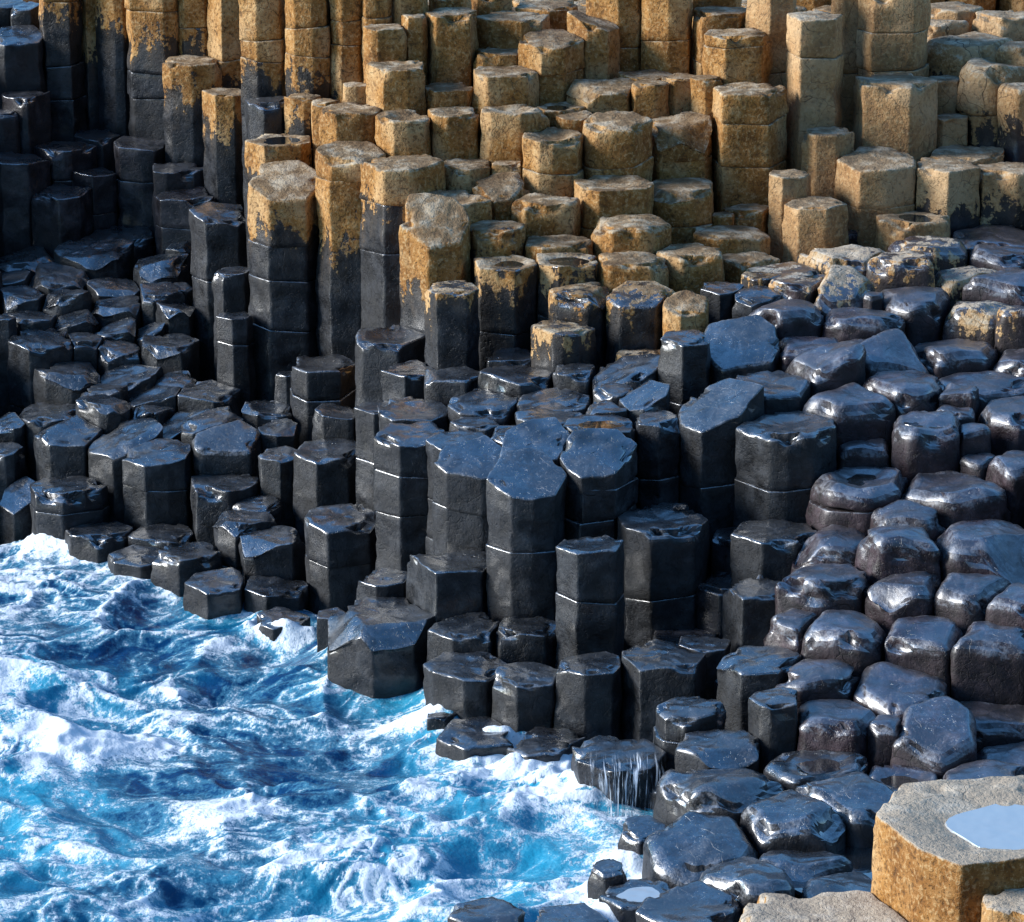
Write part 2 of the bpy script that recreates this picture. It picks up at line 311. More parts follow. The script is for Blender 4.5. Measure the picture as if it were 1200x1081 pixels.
# ------------------------------------------------------------------ columns: measured table
# x, y, ztop, width, kind(c/b), lichen limit z (99 all dark, -99 all golden), roundness, tilt x, tilt y, dish, chips, joints z, warm, group, label
COLS = [
(-3.619, 6.123, 3.323, 0.369, 'c', 2.91, 0.06, 0, 0, 0.0, 0, [], 0.15, 'golden and black columns of the back cliff', 'dark cliff column with blue flank at the far left end of the cliff'),
(-3.398, 6.237, 3.338, 0.233, 'c', 2.614, 0.06, 0, 0, 0.0, 0, [], 0.15, 'golden and black columns of the back cliff', 'tall gold-capped column, just right of the blue-sided cliff column'),
(-3.176, 6.056, 3.335, 0.273, 'c', 2.887, 0.06, 0, 0, 0.0, 0, [], 0.15, 'golden and black columns of the back cliff', 'tall gold-capped column, just left of the four-drum cliff column'),
(-2.824, 5.79, 3.448, 0.432, 'c', 2.771, 0.06, 0, 0, 0.0, 0, [3.031, 2.538, 2.352], 0.15, 'golden and black columns of the back cliff', 'four-drum cliff column, gold above and black below, behind the gold-capped ledge column'),
(-2.507, 5.7, 3.43, 0.256, 'c', 2.747, 0.06, 0, 0, 0.0, 0, [], 0.15, 'golden and black columns of the back cliff', 'tall gold-capped column, just right of the four-drum cliff column'),
(-2.253, 5.547, 3.489, 0.309, 'c', 2.548, 0.06, 0, 0, 0.0, 0, [2.698], 0.15, 'golden and black columns of the back cliff', 'tall gold-capped column, second one right of the four-drum cliff column'),
(-1.867, 4.233, 3.679, 0.348, 'c', 2.774, 0.06, 0, 0, 0.0, 0, [3.101, 2.957], 0.15, 'golden and black columns of the back cliff', 'tall gold-capped column, just left of the three-drum golden cliff column'),
(-1.528, 4.043, 3.776, 0.371, 'c', 2.775, 0.06, 0, 0, 0.0, 0, [3.223, 3.009], 0.15, 'golden and black columns of the back cliff', 'three-drum golden cliff column with dark foot, right part of the upper-left cliff'),
(-1.221, 4.01, 3.685, 0.32, 'c', 2.725, 0.06, 0, 0, 0.0, 0, [3.296, 3.096], 0.15, 'golden and black columns of the back cliff', 'tall gold-capped column, just right of the three-drum golden cliff column'),
(-1.007, 3.88, 3.611, 0.242, 'c', -99, 0.06, 0, 0, 0.0, 0, [], 0.15, 'golden and black columns of the back cliff', 'tall golden column, just in front and right of the three-drum golden cliff column'),
(-0.78, 3.956, 3.566, 0.281, 'c', -99, 0.06, 0, 0, 0.0, 0, [], 0.15, 'golden and black columns of the back cliff', 'tall golden column, just behind and left of the flat golden block'),
(-0.482, 4.135, 3.43, 0.296, 'c', -99, 0.06, 0, 0, 0.0, 0, [], 0.15, 'golden and black columns of the back cliff', 'golden column, just behind the flat golden block'),
(-0.162, 4.434, 3.39, 0.325, 'c', -99, 0.06, 0, 0, 0.0, 0, [], 0.15, 'golden and black columns of the back cliff', 'low golden column, just behind and right of the flat golden block'),
(0.803, 4.145, 3.63, 0.424, 'c', -99, 0.06, 0, 0, 0.0, 0, [3.065], 0.15, 'golden and black columns of the back cliff', 'tall golden column running out of the top edge right of centre'),
(1.174, 3.949, 3.696, 0.37, 'c', -99, 0.06, 0, 0, 0.0, 0, [3.144], 0.15, 'golden and black columns of the back cliff', 'tall golden column, just right of the tall top-edge golden column'),
(1.549, 4.24, 3.451, 0.336, 'c', -99, 0.06, 0, 0, 0.0, 0, [], 0.15, 'golden and black columns of the back cliff', 'tall golden column, second one right of the tall top-edge golden column'),
(1.934, 3.74, 3.7, 0.342, 'c', -99, 0.06, 0, 0, 0.0, 0, [2.956], 0.62, 'golden and black columns of the back cliff', 'tall golden column, just behind and left of the grey-capped tan column'),
(2.559, 3.98, 3.51, 0.282, 'c', -99, 0.06, 0, 0, 0.0, 0, [2.884], 0.62, 'golden and black columns of the back cliff', 'tall golden column, just left of the tallest tan column'),
(-4.118, 6.543, 2.951, 0.319, 'c', 99, 0.06, 0.0, 0.1, 0.0, 0, [], 0.15, 'wet columns at the far left corner', 'low dark column, second one in front and left of the blue-sided cliff column'),
(-3.943, 6.345, 2.952, 0.248, 'c', 99, 0.06, 0.1, 0.15, 0.0, 0, [], 0.15, 'wet columns at the far left corner', 'narrow dark sloping-topped column, just in front and left of the blue-sided cliff column'),
(-3.957, 6.043, 2.771, 0.424, 'c', 99, 0.06, 0.0, 0.2, 0.0, 0, [], 0.15, 'wet columns at the far left corner', 'tall dark column, third one in front and left of the blue-sided cliff column'),
(-2.527, 5.378, 2.693, 0.443, 'c', 2.457, 0.06, 0, 0, 0.01, 0, [], 0.15, 'gold-capped ledge columns', 'stout black column with bright gold cap standing before the four-drum cliff column'),
(-2.229, 4.799, 2.564, 0.344, 'c', 2.311, 0.06, 0, 0, 0.0, 0, [], 0.15, 'gold-capped ledge columns', 'tall gold-capped column, just in front and right of the gold-capped ledge column'),
(-1.837, 3.862, 2.701, 0.347, 'c', 99, 0.06, 0, 0, 0.0, 0, [], 0.15, 'gold-capped ledge columns', 'tall dark column, second one in front and right of the gold-capped ledge column'),
(-1.572, 3.718, 2.75, 0.256, 'c', 2.565, 0.06, 0, 0, 0.0, 0, [], 0.15, 'gold-capped ledge columns', 'narrow gold-capped column, second one behind the tallest gold-capped column'),
(-3.879, 5.715, 2.365, 0.367, 'c', 99, 0.06, 0, 0, 0.0, 0, [], 0.35, 'dark columns of the left recess', 'black column, second one behind the squat recess column'),
(-4.034, 5.554, 2.259, 0.23, 'c', 99, 0.06, 0, 0, 0.0, 0, [], 0.35, 'dark columns of the left recess', 'narrow black column, second one behind and left of the squat recess column'),
(-3.895, 5.259, 1.95, 0.472, 'c', 99, 0.06, -0.1, 0.0, 0.0, 0, [], 0.35, 'dark columns of the left recess', 'black column, just behind and left of the squat recess column'),
(-3.567, 5.545, 1.978, 0.462, 'c', 99, 0.06, 0, 0, 0.0, 0, [], 0.35, 'dark columns of the left recess', 'low black column, just behind the squat recess column'),
(-3.34, 5.817, 2.017, 0.356, 'c', 99, 0.06, 0, 0, 0.0, 0, [], 0.35, 'dark columns of the left recess', 'low black column, second one behind and right of the squat recess column'),
(-2.949, 5.408, 2.028, 0.419, 'c', 99, 0.06, 0, 0, 0.0, 1, [], 0.35, 'dark columns of the left recess', 'black column, just behind and left of the low recess step'),
(-2.629, 5.001, 1.925, 0.442, 'c', 99, 0.06, 0, 0, 0.0, 0, [], 0.35, 'dark columns of the left recess', 'low wide black step at the foot of the gold-capped ledge column'),
(-3.531, 5.061, 1.726, 0.47, 'c', 99, 0.06, 0, 0, 0.0, 0, [], 0.35, 'dark columns of the left recess', 'squat black column with flat top low in the dark left recess'),
(-3.306, 5.329, 1.811, 0.338, 'c', 99, 0.06, 0, 0, 0.0, 0, [], 0.35, 'dark columns of the left recess', 'black column, just behind and right of the squat recess column'),
(-2.531, 4.632, 1.79, 0.451, 'c', 99, 0.06, 0, 0, 0.0, 0, [], 0.35, 'dark columns of the left recess', 'black column, just in front of the low recess step'),
(-3.087, 4.949, 1.395, 0.577, 'c', 99, 0.06, 0, 0, 0.0, 0, [], 0.35, 'dark columns of the left recess', 'wide flat dark slab at the mouth of the left recess'),
(-3.26, 4.52, 1.395, 0.57, 'c', 99, 0.06, 0.06, 0.17, 0.0, 2, [], 0.1, 'low wet stones of the left platform', 'broad dark broken-topped stone, just in front and left of the wide recess slab'),
(-3.798, 4.672, 1.289, 0.493, 'c', 99, 0.06, 0.14, 0.09, 0.0, 4, [], 0.1, 'low wet stones of the left platform', 'low dark broken-topped stone, just in front and left of the squat recess column'),
(-2.719, 4.215, 1.367, 0.434, 'c', 99, 0.06, 0.22, -0.03, 0.0, 3, [], 0.1, 'low wet stones of the left platform', 'low dark broken-topped stone, just in front and right of the wide recess slab'),
(-2.574, 4.403, 1.443, 0.198, 'c', 99, 0.06, 0.24, 0.18, 0.0, 5, [], 0.1, 'low wet stones of the left platform', 'narrow dark broken-topped stone, just in front and left of the slender blue-faced column'),
(-3.506, 4.172, 1.263, 0.473, 'c', 99, 0.06, 0.04, 0.22, 0.0, 2, [], 0.1, 'low wet stones of the left platform', 'low dark broken-topped stone, second one in front and left of the wide recess slab'),
(-3.866, 4.209, 1.233, 0.342, 'c', 99, 0.06, 0.19, 0.09, 0.0, 2, [], 0.1, 'low wet stones of the left platform', 'low dark broken-topped stone, third one behind the blue-faced left-edge block'),
(-3.047, 4.093, 1.215, 0.406, 'c', 99, 0.06, -0.04, 0.15, 0.0, 4, [], 0.1, 'low wet stones of the left platform', 'low dark broken-topped stone, just in front of the wide recess slab'),
(-2.675, 3.796, 1.249, 0.351, 'c', 99, 0.06, -0.03, 0.2, 0.0, 2, [], 0.1, 'low wet stones of the left platform', 'low dark broken-topped stone, second one behind the broad stepped block'),
(-2.529, 3.921, 1.231, 0.183, 'c', 99, 0.06, -0.06, 0.14, 0.0, 4, [], 0.1, 'low wet stones of the left platform', 'narrow dark broken-topped stone, third one behind the broad stepped block'),
(-3.733, 3.888, 1.192, 0.365, 'c', 99, 0.06, -0.04, 0.11, 0.0, 2, [], 0.1, 'low wet stones of the left platform', 'low dark broken-topped stone, just behind the blue-faced left-edge block'),
(-3.385, 3.811, 1.219, 0.364, 'c', 99, 0.06, 0.13, -0.05, 0.0, 2, [], 0.1, 'low wet stones of the left platform', 'low dark broken-topped stone, second one behind the blue-faced left-edge block'),
(-3.005, 3.746, 1.148, 0.389, 'c', 99, 0.06, 0.03, 0.06, 0.0, 4, [], 0.1, 'low wet stones of the left platform', 'low dark broken-topped stone, second one behind and left of the broad stepped block'),
(-2.551, 3.593, 1.167, 0.297, 'c', 99, 0.06, -0.11, -0.01, 0.0, 2, [], 0.1, 'low wet stones of the left platform', 'low dark broken-topped stone, just behind the broad stepped block'),
(-3.644, 3.531, 1.103, 0.413, 'c', 99, 0.06, -0.03, -0.04, 0.0, 2, [], 0.1, 'low wet stones of the left platform', 'low dark broken-topped stone, just behind and left of the blue-faced left-edge block'),
(-3.299, 3.498, 1.098, 0.348, 'c', 99, 0.06, 0.24, 0.11, 0.0, 2, [], 0.1, 'low wet stones of the left platform', 'low dark broken-topped stone, just behind and right of the blue-faced left-edge block'),
(-2.979, 3.435, 1.042, 0.335, 'c', 99, 0.06, 0.2, 0.19, 0.0, 4, [], 0.1, 'low wet stones of the left platform', 'low dark broken-topped stone, second one left of the broad stepped block'),
(-2.736, 3.451, 1.018, 0.258, 'c', 99, 0.06, 0.5, 0.2, 0.0, 2, [], 0.1, 'low wet stones of the left platform', 'narrow dark broken-topped stone, just behind and left of the broad stepped block'),
(-3.507, 3.132, 1.029, 0.485, 'c', 99, 0.06, -0.05, 0.05, 0.0, 0, [], 0.1, 'low wet stones of the left platform', 'tall block with pale blue left face near the left edge of the wet platform'),
(-3.209, 3.212, 1.021, 0.32, 'c', 99, 0.06, 0.06, 0.02, 0.0, 2, [], 0.1, 'low wet stones of the left platform', 'low dark broken-topped stone, just right of the blue-faced left-edge block'),
(-2.917, 3.151, 0.951, 0.357, 'c', 99, 0.06, -0.11, 0.13, 0.0, 4, [], 0.1, 'low wet stones of the left platform', 'low dark broken-topped stone, just left of the broad stepped block'),
(-2.578, 3.156, 1.003, 0.447, 'c', 99, 0.06, -0.04, 0.05, 0.0, 2, [], 0.1, 'low wet stones of the left platform', 'broad dark stepped block left of the slender blue-faced column'),
(-3.265, 2.779, 0.88, 0.455, 'c', 99, 0.06, -0.08, 0.02, 0.0, 4, [], 0.1, 'low wet stones of the left platform', 'low dark broken-topped stone, just in front and right of the blue-faced left-edge block'),
(-2.827, 2.811, 0.845, 0.481, 'c', 99, 0.06, 0.21, 0.15, 0.0, 2, [], 0.1, 'low wet stones of the left platform', 'low dark broken-topped stone, just in front and left of the broad stepped block'),
(-2.497, 2.715, 0.819, 0.315, 'c', 99, 0.06, 0.11, 0.18, 0.0, 3, [], 0.1, 'low wet stones of the left platform', 'low dark broken-topped stone, just in front of the broad stepped block'),
(-2.997, 2.528, 0.819, 0.339, 'c', 99, 0.06, 0.07, -0.01, 0.0, 2, [], 0.1, 'low wet stones of the left platform', 'low dark broken-topped stone, just behind and right of the cyan-flanked block'),
(-2.629, 2.469, 0.783, 0.413, 'c', 99, 0.06, 0.21, 0.05, 0.02, 3, [], 0.1, 'low wet stones of the left platform', 'low dark broken-topped stone, second one behind and right of the sloping blue slab'),
(-2.231, 2.423, 0.822, 0.425, 'c', 99, 0.06, 0.0, 0.12, 0.0, 2, [], 0.1, 'low wet stones of the left platform', 'low dark broken-topped stone, just in front and right of the broad stepped block'),
(-3.4, 2.39, 0.676, 0.475, 'c', 99, 0.06, 0.08, 0.04, 0.0, 2, [], 0.1, 'low wet stones of the left platform', 'dark broken-topped stone, just behind and left of the cyan-flanked block'),
(-2.959, 2.191, 0.822, 0.434, 'c', 99, 0.06, 0.03, -0.02, 0.0, 4, [], 0.1, 'low wet stones of the left platform', 'dark broken-topped column, just behind and left of the sloping blue slab'),
(-2.614, 2.199, 0.736, 0.348, 'c', 99, 0.5, -0.08, 0.03, 0.0, 4, [], 0.1, 'low wet stones of the left platform', 'low dark broken-topped stone, just behind and right of the sloping blue slab'),
(-2.36, 2.037, 0.724, 0.494, 'c', 99, 0.06, 0.35, 0.15, 0.0, 2, [], 0.1, 'low wet stones of the left platform', 'low dark broken-topped stone, just behind and right of the tall cracked shore block'),
(-2.78, 1.743, 0.681, 0.49, 'c', 99, 0.06, 0.3, 0.15, 0.0, 2, [], 0.1, 'low wet stones of the left platform', 'sloping bright blue slab on the left wet platform near the surf'),
(-2.513, 1.393, 0.656, 0.46, 'c', 99, 0.06, 0.1, 0.15, 0.0, 2, [0.43], 0.1, 'low wet stones of the left platform', 'tall cracked dark block above the left surf under the sloping blue slab'),
(-3.2, 1.899, 0.681, 0.468, 'c', 99, 0.06, -0.04, 0.22, 0.0, 3, [], 0.1, 'low wet stones of the left platform', 'low block with cyan left flank and wet top near the left surf'),
(-3.673, 2.249, 0.645, 0.274, 'c', 99, 0.06, 0.08, 0.18, 0.0, 3, [], 0.1, 'low wet stones of the left platform', 'narrow dark broken-topped stone, just left of the cyan-flanked block'),
(-3.676, 1.968, 0.506, 0.284, 'c', 99, 0.06, 0.16, 0.14, 0.0, 2, [], 0.1, 'low wet stones of the left platform', 'low dark broken-topped stone, just in front and left of the cyan-flanked block'),
(-2.033, 1.477, 0.739, 0.473, 'c', 99, 0.6, 0.0, 0.3, 0.0, 2, [], 0.1, 'low wet stones of the left platform', 'dark broken-topped column, just right of the tall cracked shore block'),
(-2.161, 1.774, 0.799, 0.429, 'c', 99, 0.06, 0.13, 0.18, 0.0, 2, [], 0.1, 'low wet stones of the left platform', 'low dark broken-topped stone, second one behind and right of the tall cracked shore block'),
(-1.756, 1.984, 0.823, 0.345, 'c', 99, 0.06, -0.1, 0.08, 0.03, 2, [], 0.1, 'low wet stones of the left platform', 'low dark broken-topped stone, just in front and left of the two-drum dished column'),
(-1.678, 1.656, 0.769, 0.268, 'c', 99, 0.06, 0.13, 0.12, 0.0, 2, [], 0.1, 'low wet stones of the left platform', 'narrow dark broken-topped stone, second one in front and left of the two-drum dished column'),
(-1.65, 1.119, 0.724, 0.264, 'c', 99, 0.06, 0.09, 0.14, 0.0, 3, [], 0.1, 'low wet stones of the left platform', 'narrow dark broken-topped stone, just behind and left of the chipped shore column'),
(-3.815, 3.25, 1.163, 0.192, 'c', 99, 0.06, 0.02, -0.01, 0.0, 2, [], 0.1, 'low wet stones of the left platform', 'narrow dark broken-topped stone, second one behind and left of the blue-faced left-edge block'),
(-2.199, 3.753, 1.845, 0.426, 'c', 99, 0.06, -0.1, 0.15, 0.0, 0, [1.358], 0.15, 'blue-faced columns', 'slender dark column with long pale blue left face, left of centre'),
(-2.078, 3.082, 1.559, 0.266, 'c', 99, 0.06, 0, 0, 0.0, 1, [], 0.15, 'blue-faced columns', 'narrow dark column, just in front of the slender blue-faced column'),
(-2.036, 2.663, 1.328, 0.251, 'c', 99, 0.06, 0, 0, 0.0, 0, [1.129], 0.15, 'blue-faced columns', 'narrow dark column, just behind and right of the broad stepped block'),
(-1.726, 3.405, 2.491, 0.482, 'c', 2.264, 0.06, 0, 0, 0.03, 0, [], 0.15, 'tall gold-capped columns', 'tall gold-capped dish-topped column, just behind the tallest gold-capped column'),
(-1.657, 2.875, 2.299, 0.513, 'c', 1.959, 0.25, 0.0, 0.35, 0.0, 0, [1.876, 1.587, 1.232], 0.15, 'tall gold-capped columns', 'tallest gold-capped column with blue left flank and rounded pale top'),
(-1.167, 2.714, 2.544, 0.472, 'c', 1.878, 0.06, -0.05, 0.15, 0.0, 0, [2.373], 0.15, 'tall gold-capped columns', 'tall gold-capped column, just left of the broad gold-capped column'),
(-0.793, 2.423, 2.539, 0.553, 'c', 2.233, 0.3, 0, 0, 0.0, 0, [2.246, 1.894], 0.15, 'tall gold-capped columns', 'broad column with thick golden cap above a black shaft, right of the tallest'),
(-0.328, 2.611, 2.478, 0.384, 'c', -99, 0.2, 0, 0, 0.0, 0, [], 0.15, 'tall gold-capped columns', 'low golden column, just right of the broad gold-capped column'),
(-0.05, 2.628, 2.487, 0.26, 'c', -99, 0.06, 0, 0, 0.0, 0, [], 0.15, 'tall gold-capped columns', 'narrow golden column, just in front and left of the dished golden column'),
(-0.452, 3.804, 3.374, 0.382, 'c', -99, 0.06, 0, 0, 0.0, 0, [], 0.15, 'golden columns of the upper slope', 'tall flat-topped golden block at the top edge left of centre'),
(-0.725, 3.731, 3.362, 0.216, 'c', -99, 0.06, 0, 0, 0.0, 0, [], 0.15, 'golden columns of the upper slope', 'narrow golden column, just left of the flat golden block'),
(-0.933, 3.651, 3.293, 0.292, 'c', -99, 0.06, 0, 0, 0.0, 0, [], 0.15, 'golden columns of the upper slope', 'golden column, second one left of the flat golden block'),
(-0.85, 3.339, 3.064, 0.428, 'c', -99, 0.06, 0, 0, 0.015, 0, [], 0.15, 'golden columns of the upper slope', 'golden column, just in front and left of the flat golden block'),
(-1.159, 3.47, 2.897, 0.19, 'c', -99, 0.06, 0, 0, 0.0, 0, [], 0.15, 'golden columns of the upper slope', 'narrow golden column, third one behind and left of the broad gold-capped column'),
(-0.474, 3.373, 2.891, 0.379, 'c', -99, 0.06, 0, 0, 0.0, 0, [], 0.15, 'golden columns of the upper slope', 'low golden column, just behind and left of the shallow golden bowl'),
(-0.05, 3.357, 3.01, 0.479, 'c', -99, 0.06, 0, 0, 0.0, 0, [], 0.15, 'golden columns of the upper slope', 'golden column, just behind the shallow golden bowl'),
(0.0, 4.09, 3.289, 0.502, 'c', -99, 0.06, 0, 0, 0.0, 0, [], 0.15, 'golden columns of the upper slope', 'low golden column, just right of the flat golden block'),
(-0.096, 3.731, 3.091, 0.382, 'c', -99, 0.06, 0, 0, 0.0, 0, [], 0.15, 'golden columns of the upper slope', 'golden column, just in front and right of the flat golden block'),
(-1.374, 3.431, 2.77, 0.253, 'c', -99, 0.3, 0, 0, 0.0, 0, [], 0.15, 'golden columns of the upper slope', 'narrow golden column, second one behind and left of the broad gold-capped column'),
(-1.193, 3.155, 2.775, 0.427, 'c', -99, 0.06, 0, 0, 0.01, 0, [], 0.15, 'golden columns of the upper slope', 'golden column, just behind and left of the broad gold-capped column'),
(-0.785, 2.906, 2.77, 0.399, 'c', -99, 0.2, 0, 0, 0.04, 0, [], 0.15, 'golden columns of the upper slope', 'low golden dish-topped column, just behind the broad gold-capped column'),
(-0.418, 2.981, 2.786, 0.4, 'c', -99, 0.2, 0, 0, 0.02, 0, [], 0.15, 'golden columns of the upper slope', 'golden column, just left of the shallow golden bowl'),
(0.0, 2.933, 2.815, 0.486, 'c', -99, 0.2, 0, 0, 0.03, 0, [], 0.15, 'golden columns of the upper slope', 'golden column with shallow bowl top under the flat golden block'),
(0.26, 4.453, 3.314, 0.481, 'c', -99, 0.06, 0, 0, 0.0, 0, [], 0.15, 'golden columns of the upper slope', 'low golden column, just in front and left of the tall top-edge golden column'),
(0.607, 3.853, 3.301, 0.37, 'c', -99, 0.06, -0.3, 0.1, 0.0, 0, [], 0.15, 'golden columns of the upper slope', 'golden sloping-topped column, just in front of the tall top-edge golden column'),
(0.286, 3.654, 3.196, 0.495, 'c', -99, 0.06, 0.0, 0.1, 0.0, 0, [], 0.15, 'golden columns of the upper slope', 'golden column, just behind and right of the shallow golden bowl'),
(1.565, 3.885, 3.372, 0.447, 'c', -99, 0.06, 0, 0, 0.0, 0, [], 0.15, 'golden columns of the upper slope', 'golden column, just left of the grey-capped tan column'),
(1.654, 3.485, 3.279, 0.467, 'c', -99, 0.06, 0, 0, 0.0, 0, [3.195], 0.15, 'golden columns of the upper slope', 'golden column, just behind the three-drum golden column'),
(1.724, 3.035, 2.946, 0.525, 'c', -99, 0.2, 0, 0, 0.0, 0, [2.744, 2.402], 0.15, 'golden columns of the upper slope', 'tall three-drum golden column with rounded edges right of the golden block'),
(1.44, 3.269, 2.976, 0.226, 'c', -99, 0.06, 0, 0, 0.0, 0, [], 0.15, 'golden columns of the upper slope', 'tall golden column, just left of the three-drum golden column'),
(1.254, 3.48, 2.947, 0.317, 'c', -99, 0.06, 0, 0, 0.0, 0, [], 0.15, 'golden columns of the upper slope', 'low golden column, second one left of the three-drum golden column'),
(1.021, 3.311, 2.935, 0.277, 'c', -99, 0.2, 0, 0, 0.0, 0, [], 0.15, 'golden columns of the upper slope', 'narrow golden column, third one left of the three-drum golden column'),
(0.994, 3.662, 2.936, 0.382, 'c', -99, 0.06, 0, 0, 0.0, 0, [], 0.15, 'golden columns of the upper slope', 'low golden column, fourth one left of the three-drum golden column'),
(0.664, 3.404, 2.917, 0.506, 'c', -99, 0.06, 0.0, 0.15, 0.0, 2, [], 0.15, 'golden columns of the upper slope', 'low golden broken-topped column, second one behind and right of the dished golden column'),
(0.333, 3.188, 2.781, 0.402, 'c', -99, 0.06, 0, 0, 0.03, 0, [], 0.15, 'golden columns of the upper slope', 'low golden dish-topped column, just behind the dished golden column'),
(0.29, 2.625, 2.696, 0.445, 'c', -99, 0.2, 0, 0, 0.04, 0, [2.447], 0.15, 'golden columns of the upper slope', 'golden column with dished top and joint near its base, mid upper slope'),
(0.48, 2.953, 2.76, 0.287, 'c', -99, 0.06, 0, 0, 0.0, 0, [], 0.15, 'golden columns of the upper slope', 'golden column, just behind and right of the dished golden column'),
(0.75, 2.76, 2.769, 0.496, 'c', -99, 0.25, 0.0, 0.1, 0.0, 0, [2.472], 0.15, 'golden columns of the upper slope', 'golden column, just right of the dished golden column'),
(1.226, 3.012, 2.697, 0.5, 'c', -99, 0.3, 0.1, 0.15, 0.0, 2, [2.462], 0.15, 'golden columns of the upper slope', 'golden broken-topped column, just in front and left of the three-drum golden column'),
(0.724, 2.297, 2.41, 0.515, 'c', -99, 0.06, 0, 0, 0.02, 0, [], 0.15, 'golden steps', 'low golden column, just behind the pale golden slab'),
(1.249, 2.536, 2.337, 0.532, 'c', -99, 0.4, 0, 0, 0.0, 3, [], 0.15, 'golden steps', 'broad golden broken-topped column, just behind and right of the pale golden slab'),
(0.238, 2.132, 2.328, 0.476, 'c', -99, 0.4, 0, 0, 0.0, 0, [], 0.15, 'golden steps', 'low golden column, just in front of the dished golden column'),
(-0.086, 2.322, 2.385, 0.442, 'c', -99, 0.3, 0.0, 0.25, 0.0, 0, [], 0.15, 'golden steps', 'low golden sloping-topped column, second one behind and right of the sloping golden column'),
(-0.438, 2.06, 2.351, 0.56, 'c', -99, 0.2, 0, 0, 0.04, 0, [], 0.15, 'golden steps', 'broad golden dish-topped column, just behind and right of the sloping golden column'),
(-0.534, 1.588, 2.312, 0.492, 'c', 1.795, 0.3, 0.0, 0.6, 0.0, 0, [], 0.15, 'golden steps', 'pale golden column with big sloping top and dark foot'),
(-0.109, 1.751, 2.224, 0.435, 'c', 2.02, 0.3, 0, 0, 0.0, 0, [], 0.15, 'golden steps', 'low gold-capped column, just right of the sloping golden column'),
(0.841, 1.832, 2.217, 0.533, 'c', -99, 0.4, 0, 0, 0.0, 1, [], 0.15, 'golden steps', 'pale golden flat-sided slab in the middle of the golden steps'),
(1.708, 2.627, 2.145, 0.323, 'c', -99, 0.5, 0, 0, 0.0, 0, [], 0.15, 'golden steps', 'low golden column, second one behind the small blue-sided block'),
(1.535, 2.509, 2.121, 0.161, 'c', -99, 0.6, 0, 0, 0.0, 0, [], 0.15, 'golden steps', 'narrow golden column, just right of the pale golden slab'),
(1.565, 2.216, 2.064, 0.491, 'c', -99, 0.3, -0.1, 0.0, 0.0, 0, [], 0.15, 'golden steps', 'low golden column, just behind the small blue-sided block'),
(0.32, 1.719, 2.12, 0.483, 'c', -99, 0.3, 0, 0, 0.0, 0, [], 0.15, 'golden steps', 'low golden column, just left of the pale golden slab'),
(0.387, 1.324, 2.08, 0.441, 'c', 2.016, 0.06, 0, 0, 0.03, 0, [], 0.15, 'golden steps', 'gold-capped dish-topped column, just in front and left of the pale golden slab'),
(-0.036, 1.289, 2.064, 0.429, 'c', 1.95, 0.06, 0, 0, 0.02, 0, [], 0.15, 'golden steps', 'gold-capped column, just in front and right of the sloping golden column'),
(0.847, 1.35, 2.086, 0.489, 'c', -99, 0.4, 0, 0, 0.0, 0, [], 0.15, 'golden steps', 'low golden column, just in front of the pale golden slab'),
(1.245, 1.6, 2.081, 0.493, 'c', -99, 0.5, 0, 0, 0.0, 0, [], 0.15, 'golden steps', 'low golden column, just behind and left of the small blue-sided block'),
(1.687, 1.844, 1.966, 0.413, 'c', -99, 0.4, 0, 0, 0.0, 0, [], 0.15, 'golden steps', 'low golden column, just behind and right of the small blue-sided block'),
(1.755, 1.249, 1.988, 0.286, 'c', 1.994, 0.3, 0, 0, 0.0, 0, [], 0.15, 'golden steps', 'low gold-capped column, second one right of the small blue-sided block'),
(0.49, 0.971, 1.948, 0.413, 'c', 1.871, 0.4, 0, 0, 0.0, 1, [], 0.15, 'golden steps', 'gold-capped column, just behind and right of the gold-topped stump'),
(0.859, 0.901, 1.948, 0.471, 'c', 1.883, 0.4, 0.0, 0.15, 0.0, 2, [], 0.15, 'golden steps', 'gold-capped broken-topped column, just left of the small blue-sided block'),
(1.174, 0.667, 1.94, 0.315, 'c', -99, 0.4, 0.0, 0.3, 0.0, 0, [], 0.15, 'golden steps', 'golden sloping-topped column, just in front and left of the small blue-sided block'),
(0.333, 0.641, 1.766, 0.432, 'c', 1.742, 0.25, 0, 0, 0.0, 0, [], 0.15, 'golden steps', 'dark stump with golden lichen top in front of the golden steps'),
(-0.418, 0.95, 1.972, 0.365, 'c', 1.968, 0.06, 0, 0, 0.0, 0, [], 0.15, 'golden steps', 'gold-capped column, just behind and right of the dished dark column'),
(-0.861, 1.278, 1.55, 0.502, 'c', 99, 0.2, 0, 0, 0.03, 1, [], 0.15, 'dark columns of the middle terrace', 'dished dark column standing below the broad gold-capped column'),
(-1.366, 2.042, 1.139, 0.48, 'c', 99, 0.2, 0, 0, 0.03, 0, [0.94], 0.15, 'dark columns of the middle terrace', 'two-drum dished dark column at the foot of the tallest gold-capped column'),
(-0.719, 0.804, 1.431, 0.354, 'c', 99, 0.06, 0, 0, 0.0, 1, [], 0.15, 'dark columns of the middle terrace', 'low dark column, just in front and right of the dished dark column'),
(-0.397, 0.505, 1.482, 0.42, 'c', 99, 0.3, 0, 0, 0.0, 1, [], 0.15, 'dark columns of the middle terrace', 'low dark column, second one in front and right of the dished dark column'),
(0.0, 0.863, 1.519, 0.366, 'c', 99, 0.06, 0, 0, 0.0, 0, [], 0.15, 'dark columns of the middle terrace', 'low dark column, just in front and left of the gold-topped stump'),
(0.041, 0.407, 1.509, 0.512, 'c', 99, 0.2, 0, 0, 0.0, 0, [], 0.15, 'dark columns of the middle terrace', 'low dark column, second one in front and left of the gold-topped stump'),
(0.434, 0.299, 1.569, 0.324, 'c', 99, 0.3, 0, 0, 0.0, 0, [], 0.15, 'dark columns of the middle terrace', 'low dark column, just in front of the gold-topped stump'),
